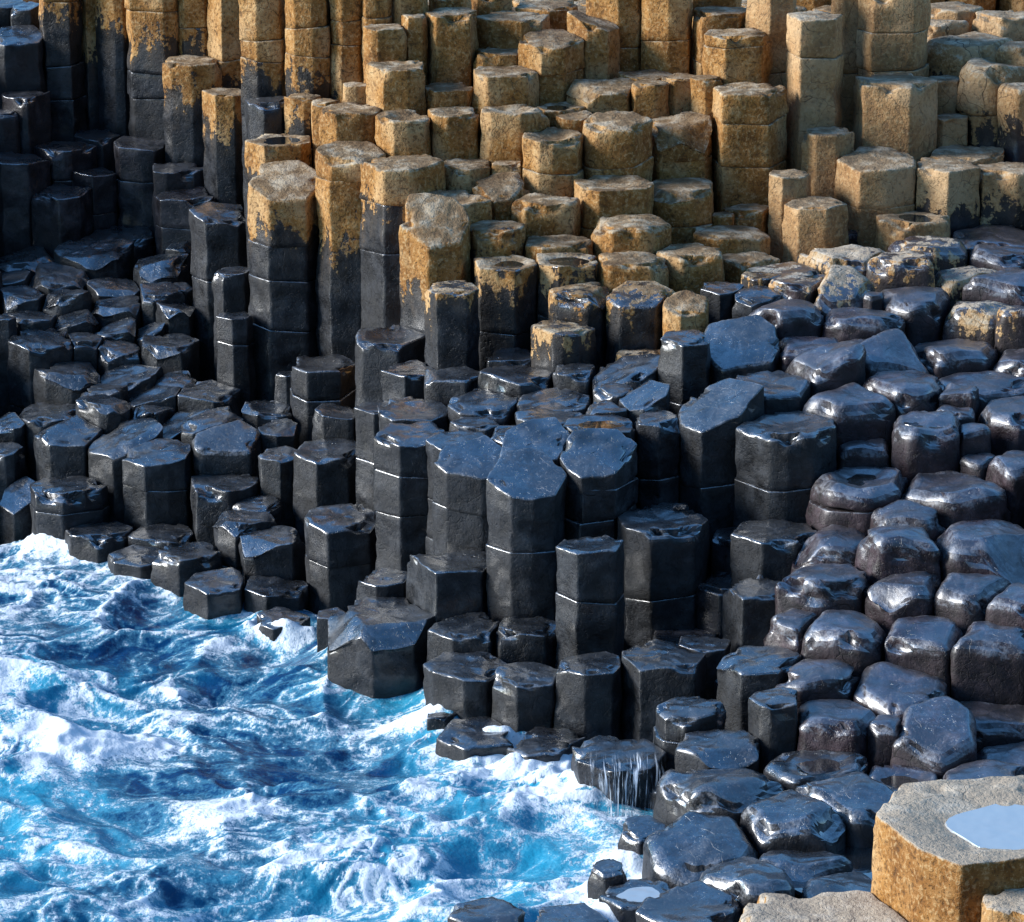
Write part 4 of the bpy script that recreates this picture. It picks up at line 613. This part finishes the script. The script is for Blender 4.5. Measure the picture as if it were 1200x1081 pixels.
(3.557, 3.592, 3.002, 0.483, 'b', 2.527, 0.85, 0, 0, 0.0, 0, [2.688], 0.62, 'tan columns at the top right', 'domed golden boulder on a dark base at the top right edge'),
(3.767, 3.299, 2.919, 0.239, 'b', 2.619, 0.6, 0, 0, 0.0, 0, [], 0.62, 'tan columns at the top right', 'small gold-capped boulder, just in front and right of the domed golden boulder'),
(3.789, 3.874, 3.102, 0.282, 'b', -99, 0.5, 0, 0, 0.0, 0, [], 0.62, 'tan columns at the top right', 'tan boulder, just behind and right of the domed golden boulder'),
(3.24, 3.694, 2.891, 0.306, 'c', -99, 0.3, 0, 0, 0.0, 0, [], 0.62, 'tan columns at the top right', 'tan column, just left of the domed golden boulder'),
(3.246, 3.43, 2.661, 0.292, 'c', -99, 0.06, 0, 0, 0.0, 0, [], 0.62, 'tan columns at the top right', 'low tan column, just in front and left of the domed golden boulder'),
(3.471, 2.243, 2.032, 0.59, 'c', 99, 0.4, 0, 0, 0.0, 0, [], 0.62, 'tan columns at the top right', 'broad dark column, second one behind and right of the oval golden boulder'),
(2.417, -7.641, 1.402, 1.153, 'c', -99, 0.06, 0, 0, 0.05, 0, [], 1.0, 'near tan columns', 'big near tan column with pale puddled top at the lower right corner'),
(1.531, -8.0, 0.995, 0.897, 'c', -99, 0.06, 0, 0, 0.02, 0, [], 1.0, 'near tan columns', 'tall tan column, third one in front and right of the sloping blue block'),
(2.621, -8.259, 1.247, 0.66, 'c', -99, 0.06, 0, 0, 0.0, 0, [], 1.0, 'near tan columns', 'tall tan column, just in front and right of the big near tan column'),
]
FOAM_SPOTS = [(-0.69, -2.44, 0.3, 0.5), (-0.21, -3.19, 0.3, 0.3), (0.46, -3.77, 0.28, 0.45), (0.21, -3.48, 0.3, 0.3), (-0.87, -5.1, 0.5, 0.35), (-2.62, -2.44, 0.5, 0.35), (-3.28, 1.26, 0.3, 0.4), (0.0, -4.04, 0.35, 0.25), (-1.75, -4.18, 0.35, 0.3), (-1.4, -3.26, 0.4, -0.3), (-1.02, -3.62, 0.3, -0.15), (-2.0, 0.29, 0.3, -0.2), (-2.82, -4.45, 0.3, 0.3), (-2.31, -1.64, 0.4, 0.2)]
CASCADE = (0.659, -3.972, 0.296, 0.507)
SHORE = [(0.6, -900), (0.6, -9), (0.19, -5.6), (0.43, -5.37), (0.55, -4.58), (0.68, -4.11), (0.51, -3.69), (0.21, -3.19), (-0.21, -2.9), (-0.51, -2.44), (-0.82, -1.74), (-1.2, -1.14), (-1.54, -0.58), (-1.97, -0.12), (-2.35, 0.29), (-2.81, 0.79), (-3.26, 1.1), (-3.66, 1.46), (-9, 1.56), (-14, 900)]
SHADE_WALL_Y = 4.25

NC = len(COLS)
CX = np.array([c[0] for c in COLS]); CY = np.array([c[1] for c in COLS])
CZ = np.array([c[2] for c in COLS]); CW = np.array([c[3] for c in COLS])

def clip_half(poly, px, py, nx, ny):
    """keep the side where (p - (px,py)).n <= 0"""
    out = []
    m = len(poly)
    for i in range(m):
        a, b = poly[i], poly[(i + 1) % m]
        da = (a[0] - px) * nx + (a[1] - py) * ny
        db = (b[0] - px) * nx + (b[1] - py) * ny
        if da <= 0: out.append(a)
        if (da < 0 < db) or (db < 0 < da):
            t = da / (da - db)
            out.append((a[0] + (b[0] - a[0]) * t, a[1] + (b[1] - a[1]) * t))
    return out

def plan_polygon(i, xs, ys, ws, rs, grow=1.0):
    """hexagonal cell of a column, cut by its neighbours as real columns are"""
    w = ws[i]
    th0 = R(10) + rs.uniform(-0.2, 0.2)
    sides = rs.choice([5, 6, 6, 6, 6, 7])
    poly = []
    for k in range(sides):
        th = th0 + 2 * math.pi * k / sides + rs.uniform(-0.12, 0.12)
        r = 0.5 * w * rs.uniform(1.06, 1.18) * grow
        poly.append((r * math.cos(th), r * math.sin(th)))
    dx, dy = xs - xs[i], ys - ys[i]
    d = np.hypot(dx, dy)
    for j in np.where((d < 1.2) & (d > 1e-6))[0]:
        if d[j] > 0.68 * grow * (w + ws[j]): continue
        t = 0.5 + (w * w - ws[j] * ws[j]) / (8 * d[j] * d[j])      # power diagram
        t = min(max(t, 0.32), 0.75)
        nx, ny = dx[j] / d[j], dy[j] / d[j]
        p2 = clip_half(poly, nx * d[j] * t, ny * d[j] * t, nx, ny)
        if len(p2) >= 3: poly = p2
    # drop tiny edges
    q = []
    for p in poly:
        if not q or math.hypot(p[0] - q[-1][0], p[1] - q[-1][1]) > 0.11 * w: q.append(p)
    if len(q) > 3 and math.hypot(q[0][0] - q[-1][0], q[0][1] - q[-1][1]) <= 0.11 * w: q.pop()
    return q if len(q) >= 3 else poly

def perimeter(poly, fil, step):
    """rounded polygon outline"""
    pts = []
    m = len(poly)
    for i in range(m):
        p0 = np.array(poly[i - 1]); p1 = np.array(poly[i]); p2 = np.array(poly[(i + 1) % m])
        l0, l2 = np.linalg.norm(p0 - p1), np.linalg.norm(p2 - p1)
        f = min(fil, 0.42 * l0, 0.42 * l2)
        a = p1 + (p0 - p1) / l0 * f
        b = p1 + (p2 - p1) / l2 * f
        for t in (0, 0.33, 0.67, 1):
            pts.append((1 - t) ** 2 * a + 2 * t * (1 - t) * p1 + t * t * b)
        f2 = min(fil, 0.42 * l2, 0.42 * np.linalg.norm(np.array(poly[(i + 2) % m]) - p2))
        e = p2 + (p1 - p2) / l2 * f2
        n = max(1, int(np.linalg.norm(e - b) / step))
        for s in range(1, n):
            pts.append(b + (e - b) * s / n)
    return np.array(pts)

def drum(poly, cx, cy, zt, zb, rnd, tilt, dish, chips, lich, warm, seed, first, step=0.035, vstep=0.042, crack=0.0, last=True, jt=(0, 0), jb=(0, 0)):
    """one drum of a column as a closed-looking lathed polygon; returns verts (relative to cx,cy,0), faces, attributes"""
    rs = np.random.RandomState(seed)
    w = 2 * math.sqrt(max(1e-4, np.mean([p[0] ** 2 + p[1] ** 2 for p in poly])))
    fil = 0.006 + 0.10 * rnd * w + 0.012 * w
    per = perimeter(poly, fil, step) * (1 - 0.005 / (0.5 * w))
    m = len(per)
    rad = np.linalg.norm(per, axis=1)
    rr = (0.007 + 0.20 * rnd * w) if first else 0.010
    rr = min(rr, 0.9 * (zt - zb))
    prof = []                               # (mode, inset metres or scale, z drop, rim)
    nring = (16 if w > 0.8 else 7) if first else 2
    for s in (np.linspace(0.14, 1, nring + 1)[:-1] if first else (0.3, 0.7)):
        prof.append((s, 0.0, 0.0, 0.0))
    na = 5 if rnd > 0.15 and first else 3
    for a in np.linspace(0, math.pi / 2, na + 1):
        prof.append((1.0, rr * (1 - math.sin(a)), rr * (1 - math.cos(a)), 1.0 if a < 1.45 else 0.6))
    z = rr + vstep * 0.6
    depth = zt - zb
    while z < depth - 0.02:
        prof.append((1.0, 0.0, z, max(0.0, 0.5 - z * 6)))
        z += vstep * (1 + 0.35 * max(0, z - 0.5))
    if not last:
        prof.append((1.0, 0.0, depth - 0.008, 0.3))
        prof.append((1.0, 0.014, depth, 0.6))
        prof.append((0.55, 0.0, depth, 0.0))
    else:
        prof.append((1.0, 0.0, depth, 0.0))
    maxin = rr
    V = []; RIM = []
    topm = []
    for (s, ins, dz, rim) in prof:
        base = (rad - maxin) / rad if (s < 1.0 and dz == 0) else None
        if s < 1.0 and dz == 0:
            sc = base * s
        elif s < 1.0:
            sc = np.full(m, s)
        else:
            sc = np.maximum(0.05, (rad - ins) / rad)
        ring = per * sc[:, None]
        V.append(np.column_stack([ring, np.full(m, zt - dz)]))
        RIM.append(np.full(m, rim)); topm.append(np.full(m, math.exp(-dz / (0.05 + rr))))
    V = np.concatenate(V); RIM = np.concatenate(RIM); top = np.concatenate(topm)
    V = np.vstack([[0, 0, zt], V]); RIM = np.concatenate([[0], RIM]); top = np.concatenate([[1], top])
    wp = V + np.array([cx, cy, 0]) + seed * 0.37
    rn = np.hypot(V[:, 0], V[:, 1]) / (0.5 * w)
    if first:
        # the whole upper end leans with the tilt of its top
        zz = tilt[0] * V[:, 0] + tilt[1] * V[:, 1]
        zz = np.minimum(zz, 0.35 * w)
        V[:, 2] += zz * np.exp(-np.maximum(0, zt - V[:, 2] - rr) / 0.25)
        V[:, 2] -= dish * np.clip(1 - (rn / 0.72) ** 2, 0, 1) ** 1.2 * (top > 0.97)
        dome = 0.07 * rnd * w
        V[:, 2] += dome * (1 - np.clip(rn, 0, 1) ** 2) * (top > 0.9)
        for c in range(int(chips)):
            a = rs.uniform(0, 2 * math.pi) if rs.rand() < 0.35 else rs.uniform(math.pi * 0.95, math.pi * 1.9)
            dv = np.array([math.cos(a), math.sin(a)])
            k = rs.uniform(0.5, 1.2); c0 = rs.uniform(0.2, 0.40) * w
            lim = zt + 0.01 - k * (V[:, 0] * dv[0] + V[:, 1] * dv[1] - c0) + 0.02 * vnoise(wp * 7, 3)
            hit = (V[:, 2] > lim) & (V[:, 2] > zt - 0.45)
            V[hit, 2] = np.maximum(lim[hit], zb + 0.05)
    else:
        V[:, 2] += (jt[0] * V[:, 0] + jt[1] * V[:, 1]) * np.exp(-np.maximum(0, zt - V[:, 2]) / 0.08)
    if not last:
        V[:, 2] += (jb[0] * V[:, 0] + jb[1] * V[:, 1]) * np.exp(-np.maximum(0, V[:, 2] - zb) / 0.08)
    # relief: broad warp, worn lumps, fine roughness
    nrm = np.column_stack([V[:, 0], V[:, 1], np.zeros(len(V))]) / np.maximum(1e-6, np.hypot(V[:, 0], V[:, 1]))[:, None]
    a1 = (0.010 + 0.040 * rnd) * (0.7 if w > 0.8 else 1.0)
    d1 = fbm(wp * (3.6 if rnd > 0.3 else 4.6), 2, 5)
    step_ = fbm(wp * np.array([3.4, 3.4, 5.2]) + 17, 2, 55)
    step_ = np.floor(step_ * 4.0) / 4.0 * (0.25 if w > 0.8 else min(1.0, (w / 0.35) ** 2))                    # flat flakes broken off the faces
    d2 = fbm(wp * 13.0, 2, 9)
    d3 = vnoise(wp * 31.0, 21)
    side = (1 - top * 0.75)
    V += nrm * (a1 * d1 * 0.9 + 0.020 * step_ + 0.0065 * d2 + 0.003 * d3)[:, None] * np.minimum(1, rn * 1.5)[:, None] * side[:, None]
    V[:, 2] += (top > 0.35) * (a1 * 1.0 * fbm(wp * 4.1 + 40, 2, 31) + 0.014 * step_ + 0.006 * d2 + 0.0025 * d3) * (1.0 if first else 0.2)
    # nicks along the upper edge
    if first:
        nick = np.clip(fbm(wp * 8.0 + 11, 2, 77) - 0.08, 0, 1) * (0.07 if w > 0.8 else 0.12 * min(1.0, (w / 0.4) ** 2))
        e = np.exp(-((zt - V[:, 2] - 0.3 * rr) / (0.035 + 0.4 * rr)) ** 2) * (rn > 0.72)
        V -= nrm * (nick * e)[:, None]
        V[:, 2] -= nick * e * 0.8
    faces = [(0, 1 + k, 1 + (k + 1) % m) for k in range(m)]
    nr = len(prof)
    for r in range(nr - 1):
        o0, o1 = 1 + r * m, 1 + (r + 1) * m
        for k in range(m):
            k2 = (k + 1) % m
            faces.append((o0 + k, o1 + k, o1 + k2, o0 + k2))
    attrs = {'lichen': np.clip(V[:, 2] - lich, -3, 3), 'warm': np.full(len(V), warm), 'rim': RIM, 'crack': np.full(len(V), crack)}
    return V, faces, attrs

def ground_floor(i):
    d = np.hypot(CX - CX[i], CY - CY[i])
    near = CZ[d < 1.1]
    return max(-0.45, min(near.min(), CZ[i]) - 0.45)

print('building', NC, 'columns')
for i, c in enumerate(COLS):
    x, y, zt, w, kind, lich, rnd, tx, ty, dish, chips, joints, warm, group, label = c
    rs = np.random.RandomState(1000 + i)
    poly = plan_polygon(i, CX, CY, CW, rs, 1.40 if kind == 'b' else 1.06)
    rnd *= 0.85 if kind == 'b' else 0.42
    zb = ground_floor(i)
    if lich > 50 and tx == 0 and ty == 0: tx, ty = rs.uniform(-0.03, 0.06), rs.uniform(-0.04, 0.08)
    if not joints and kind == 'c' and w < 0.8 and rs.rand() < 0.5:
        z_ = zt - rs.uniform(0.22, 0.55); joints = []
        while z_ > max(zb + 0.3, zt - 1.6):
            joints.append(z_); z_ -= rs.uniform(0.25, 0.6)
    tilts = [(rs.uniform(-0.09, 0.09), rs.uniform(-0.09, 0.09)) for _ in range(12)]
    cuts = [zt] + sorted([j for j in joints if zb + 0.08 < j < zt - 0.06], reverse=True)
    name = 'columnar_rock' if kind == 'c' else 'basalt_boulder'
    root = None
    if len(cuts) > 1:
        root = bpy.data.objects.new(name, None)
        root.empty_display_size = 0.2
        col_main.objects.link(root)
        root.location = (x, y, zb)
    for s, z0 in enumerate(cuts):
        z1 = cuts[s + 1] if s + 1 < len(cuts) else zb
        ox, oy = (rs.uniform(-0.008, 0.008, 2) if s else (0, 0))
        V, Fc, A = drum(poly, x, y, z0, z1, rnd, (tx, ty), dish, chips, lich, warm, 50 + i * 7 + s, s == 0,
                        crack=(0.8 if kind == 'b' else 0.5), last=(s == len(cuts) - 1), jt=tilts[s], jb=tilts[s + 1])
        V[:, 2] -= zb
        V[:, 0] += ox; V[:, 1] += oy
        me = mesh_from(('capstone' if s == 0 else 'drum') if root else name, V.tolist(), Fc, ROCK, A)
        if root: link('capstone' if s == 0 else 'drum', me, root)
        else: root = link(name, me, None, (x, y, zb))
    root['label'] = label
    root['category'] = 'column' if kind == 'c' else 'boulder'
    root['group'] = group

# ------------------------------------------------------------------ sea
def sea_axis(lo, hi, step, far):
    a = list(np.arange(lo, hi + 1e-6, step))
    s, p = step, hi
    up = []
    while p < far:
        s *= 1.35; p += s; up.append(p)
    s, p = step, lo
    dn = []
    while p > -far:
        s *= 1.35; p -= s; dn.append(p)
    return np.array(dn[::-1] + a + up)

gx = sea_axis(-4.6, 1.6, 0.0125, 900)
gy = sea_axis(-7.0, 3.4, 0.023, 900)
GX, GY = np.meshgrid(gx, gy)
P2 = np.column_stack([GX.ravel(), GY.ravel(), np.zeros(GX.size)])
infl = np.exp(-np.maximum(0, np.maximum(np.abs(P2[:, 0] + 1.5) - 8, np.abs(P2[:, 1] + 2) - 9)) / 6)
wx = fbm(P2 * 0.7 + 3.1, 3, 101); wy = fbm(P2 * 0.7 + 9.7, 3, 102)
Q = P2.copy(); Q[:, 0] += 0.6 * wx; Q[:, 1] += 0.45 * wy
swell = fbm(Q * np.array([0.55, 0.75, 1]), 3, 103)
chop = 1 - np.abs(fbm(Q * np.array([1.2, 1.7, 1]) + 5, 3, 104)) * 2.2
hgt = 0.12 * swell + 0.085 * chop
Q2 = Q.copy(); Q2[:, 0] += 0.34 * fbm(P2 * 2.4, 2, 105); Q2[:, 1] += 0.34 * fbm(P2 * 2.4 + 4, 2, 106)
l1 = np.abs(fbm(Q2 * np.array([1.5, 1.9, 1]) + 2, 2, 107))
l2 = np.abs(fbm(Q2 * np.array([3.4, 4.3, 1]) + 8, 2, 108))
l3 = np.abs(fbm(Q2 * np.array([8.0, 10.0, 1]) + 1, 2, 109))
patch = fbm(P2 * np.array([0.55, 0.8, 1]) + 21, 3, 110)
crest = smooth(0.3, 1.0, chop)
cover = np.clip(0.39 + 0.75 * patch + 0.30 * (crest - 0.4), 0.05, 1.1)      # how much foam floats here
r1 = 1 - l1 * 3
# churned white water where the sea meets the rock
dmin = np.full(len(P2), 9.0)
inner = np.where(infl > 0.99)[0]
low = np.where(CZ < 0.75)[0]
for j in low:
    d = np.hypot(P2[inner, 0] - CX[j], P2[inner, 1] - CY[j]) - 0.45 * CW[j]
    dmin[inner] = np.minimum(dmin[inner], d)
edge = np.exp(-np.clip(dmin, 0, 9) / 0.22)
cover += 0.27 * edge * (1 + 1.5 * fbm(P2 * 1.6, 2, 130))
for (fx, fy, fr, fa) in FOAM_SPOTS:
    cover += fa * np.exp(-(((P2[:, 0] - fx) / fr) ** 2 + ((P2[:, 1] - fy) / fr) ** 2))
foam = np.maximum(np.maximum(0.40 * cover - 1.35 * l1, 0.40 * cover - 1.15 * l2 - 0.02), 0.36 * cover - 1.1 * l3 - 0.05)
foam = np.maximum(foam, 0.9 * (cover - 0.98))
aer = np.clip(0.35 + 0.9 * fbm(P2 * 0.6 + 33, 3, 111) + 0.25 * edge + 0.25 * (r1 > 0.6), 0, 1)
fo = smooth(-0.05, 0.25, foam)
hgt = hgt * (1 - 0.5 * edge) + fo * (0.010 + 0.022 * np.clip(fbm(P2 * 8, 3, 120), -0.3, 1)) + 0.030 * fbm(Q2 * np.array([3.2, 4.6, 1]), 3, 121)
hgt += 0.07 * edge * smooth(0.45, 0.9, cover) * (1 + fbm(P2 * 6, 2, 131))
P2[:, 2] = hgt * infl - 0.06 * (1 - edge) * infl
shx = np.interp(P2[:, 1], [p[1] for p in SHORE], [p[0] for p in SHORE])
P2[:, 2] -= 0.9 * smooth(0.5, 1.2, P2[:, 0] - shx) * infl
nx_, ny_ = len(gx), len(gy)
idx = np.arange(nx_ * ny_).reshape(ny_, nx_)
quads = np.column_stack([idx[:-1, :-1].ravel(), idx[:-1, 1:].ravel(), idx[1:, 1:].ravel(), idx[1:, :-1].ravel()])
me = bpy.data.meshes.new('sea')
me.vertices.add(len(P2)); me.vertices.foreach_set('co', P2.ravel())
me.loops.add(quads.size); me.loops.foreach_set('vertex_index', quads.ravel().astype(np.int32))
me.polygons.add(len(quads))
me.polygons.foreach_set('loop_start', np.arange(0, quads.size, 4, dtype=np.int32))
me.polygons.foreach_set('loop_total', np.full(len(quads), 4, dtype=np.int32))
me.polygons.foreach_set('use_smooth', np.ones(len(quads), dtype=bool))
for nm, v in (('foam', foam), ('aerated', aer)):
    a = me.attributes.new(nm, 'FLOAT', 'POINT'); a.data.foreach_set('value', v.astype(np.float32))
me.materials.append(WATER); me.update(); me.validate()
sea = link('sea', me)
sea['kind'] = 'structure'

# ------------------------------------------------------------------ rock bed, the columns that go on beyond the frame, an added shade wall
def idw(px, py, k=5):
    d = np.hypot(CX - px, CY - py)
    o = np.argsort(d)[:k]
    wgt = 1 / (d[o] + 0.15) ** 2
    return float((CZ[o] * wgt).sum() / wgt.sum()), float(d[o[0]]), float(CZ[o].min())

def sea_side(px, py):
    """true over open water"""
    return px < np.interp(py, [p[1] for p in SHORE], [p[0] for p in SHORE])

fv, ff, fa = [], [], {'lichen': [], 'warm': [], 'rim': [], 'crack': []}
rs = np.random.RandomState(5)
SP = 0.43
fx_, fy_, fz_, fl_ = [], [], [], []
row = 0
yy = -9.0
while yy < CY.max() + 7:
    xx = -9.0 + (SP / 2 if row % 2 else 0)
    while xx < 9.5:
        px, py = xx + rs.uniform(-0.06, 0.06), yy + rs.uniform(-0.06, 0.06)
        xx += SP
        z, dn, zmin = idw(px, py)
        if dn < 0.29: continue
        sea_ = sea_side(px, py)
        if sea_: continue
        half = (py + 27) * math.tan(R(7.0)) + 0.25
        inside = abs(px) < half and py < CY.max() - 0.5
        if inside and py < -4.6:
            zt = 0.05
        elif inside:
            zt = zmin - 0.15
        else:
            zt = z + rs.uniform(-0.12, 0.12) + (0.08 * max(0, py - CY.max()) if py > CY.max() else 0)
        if px < -4.6 and SHADE_WALL_Y < py < SHADE_WALL_Y + 1.5: zt = max(zt, 2.5 + rs.uniform(-0.3, 0.3))  # unseen columns on the left raised, added to shade the recess
        if zt < -0.1: continue
        fx_.append(px); fy_.append(py); fz_.append(zt)
    yy += SP * 0.866
    row += 1
FX, FY = np.array(fx_), np.array(fy_)
allx = np.concatenate([FX, CX]); ally = np.concatenate([FY, CY]); allw = np.concatenate([np.full(len(FX), SP * 1.04), CW])
base = 0
for i in range(len(FX)):
    rr_ = np.random.RandomState(9000 + i)
    poly = plan_polygon(i, allx, ally, allw, rr_)
    if len(poly) < 3: continue
    lz = 2.15 + rr_.uniform(-0.3, 0.3)
    V, Fc, A = drum(poly, FX[i], FY[i], fz_[i], max(-0.5, fz_[i] - 1.3), 0.15, (0, 0), 0.01, 0, lz if fz_[i] > 2.2 else 99, 0.3, 7000 + i, True, step=0.14, vstep=0.2)
    V[:, 0] += FX[i]; V[:, 1] += FY[i]
    fv.append(V); ff.extend([tuple(q + base for q in f) for f in Fc]); base += len(V)
    for k_ in fa: fa[k_].append(A[k_])
me = mesh_from('outlying_columns', np.concatenate(fv).tolist(), ff, ROCK, {k_: np.concatenate(v) for k_, v in fa.items()})
o = link('outlying_columns', me)
o['kind'] = 'stuff'
o['label'] = 'mass of further basalt columns carrying on past the counted ones, with an added shade wall at left'
o['category'] = 'columns'

# bedrock sheet under everything
bx = np.arange(-9.5, 10.01, 0.3); by = np.arange(-9.5, CY.max() + 8, 0.3)
bv = []
for py in by:
    for px in bx:
        z, dn, zmin = idw(px, py)
        zb_ = -1.4 if sea_side(px, py) else idw(px, py, 9)[2] - 0.7 - 0.12 * min(dn, 4)
        bv.append((px, py, max(-1.4, zb_)))
nbx = len(bx)
bf = [(r * nbx + q, r * nbx + q + 1, (r + 1) * nbx + q + 1, (r + 1) * nbx + q) for r in range(len(by) - 1) for q in range(nbx - 1)]
nb = len(bv)
o = link('bedrock', mesh_from('bedrock', bv, bf, ROCK, {'lichen': np.full(nb, -3.0), 'warm': np.full(nb, 0.2), 'rim': np.zeros(nb), 'crack': np.zeros(nb)}))
o['kind'] = 'structure'

# ------------------------------------------------------------------ pools of rain and sea water lying on the rock
def puddle(x, y, z, rx, ry, label, seed, group=None):
    rs = np.random.RandomState(seed)
    n = 40
    ph = rs.uniform(0, 6.28, 4)
    pts = [(0, 0, 0)]
    ring2 = []
    for k in range(n):
        a = 2 * math.pi * k / n
        r = 1 + 0.10 * math.sin(2 * a + ph[0]) + 0.07 * math.sin(3 * a + ph[1]) + 0.04 * math.sin(5 * a + ph[2])
        pts.append((rx * r * math.cos(a) * 0.98, ry * r * math.sin(a) * 0.98, 0))
        ring2.append((rx * r * math.cos(a), ry * r * math.sin(a), -0.02))
    f = [(0, 1 + k, 1 + (k + 1) % n) for k in range(n)] + [(1 + k, 1 + n + k, 1 + n + (k + 1) % n, 1 + (k + 1) % n) for k in range(n)]
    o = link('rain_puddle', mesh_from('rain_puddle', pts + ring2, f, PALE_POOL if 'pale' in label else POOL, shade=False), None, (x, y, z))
    o['label'] = label; o['category'] = 'puddle'
    if group: o['group'] = group
    return o

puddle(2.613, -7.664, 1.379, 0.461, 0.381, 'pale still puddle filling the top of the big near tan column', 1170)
puddle(2.900, 2.286, 2.141, 0.167, 0.157, 'grey puddle in the hollow of a tan step at top right', 1072)
puddle(0.333, 3.188, 2.768, 0.137, 0.129, 'dark blue puddle between golden columns of the upper slope', 653)
puddle(0.387, 1.324, 2.067, 0.150, 0.141, 'bright blue puddle on a gold-edged dark step', 665)
puddle(-1.726, 3.405, 2.478, 0.164, 0.154, 'blue puddle on the gold-capped column behind the tallest one', 328)
puddle(-0.036, 1.289, 2.055, 0.107, 0.094, 'small blue puddle on a gold-capped dark column', 594)
puddle(2.277, -4.327, 0.343, 0.141, 0.133, 'brown puddle in the boulder hollow behind the near tan column', 1060)
puddle(1.793, -4.167, 0.388, 0.156, 0.147, 'dark puddle beside the mossy-faced boulder', 960)
puddle(0.580, -0.785, 1.480, 0.141, 0.117, 'brown puddle on the middle dark terrace', 704)
puddle(2.707, -0.931, 1.539, 0.153, 0.133, 'dark wet puddle in the bowl of a dark boulder', 1088)
puddle(2.277, -1.322, 1.260, 0.188, 0.163, 'brown puddle in the widest boulder bowl', 1015)
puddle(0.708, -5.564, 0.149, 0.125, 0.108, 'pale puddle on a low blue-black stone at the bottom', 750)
puddle(1.800, -5.157, 0.17, 0.34, 0.5, 'still grey tide pool left of the big near tan column', 77)

# cascade: a thin broken sheet of water sliding off the black ledge into the surf
def cascade():
    lx, ly, lz, lw = CASCADE
    nu, nv = 70, 44
    vs, fall, across, cov = [], [], [], []
    for a in range(nu):
        t = a / (nu - 1)
        x = lx + (t - 0.5) * lw
        front = ly - 0.03 * math.cos((t - 0.45) * 3.0)
        for b in range(nv):
            q = b / (nv - 1)
            wob = 0.012 * math.sin(11 * t + 5 * q) + 0.008 * math.sin(37 * t + 3 * q)
            if q < 0.25:
                p = (x, front + 0.22 * (1 - q / 0.25), lz + 0.022 + 0.4 * wob)
            else:
                u = (q - 0.25) / 0.75
                p = (x + 0.03 * u * math.sin(7 * t), front - 0.02 - 0.16 * u ** 0.7 - abs(wob) * u, lz + 0.022 - (lz + 0.10) * u ** 1.4)
            vs.append(p); fall.append(q); across.append(t)
            cov.append(min(1.0, 3.5 * min(t, 1 - t)) * min(1.0, q * 5 + 0.1))
    fs = [(a * nv + b, (a + 1) * nv + b, (a + 1) * nv + b + 1, a * nv + b + 1) for a in range(nu - 1) for b in range(nv - 1)]
    o = link('cascade', mesh_from('cascade', vs, fs, FALL, {'fall': fall, 'across': across, 'cover': cov}))
    o['label'] = 'thin white strands of water pouring off a black ledge into the surf'
    o['category'] = 'waterfall'
cascade()
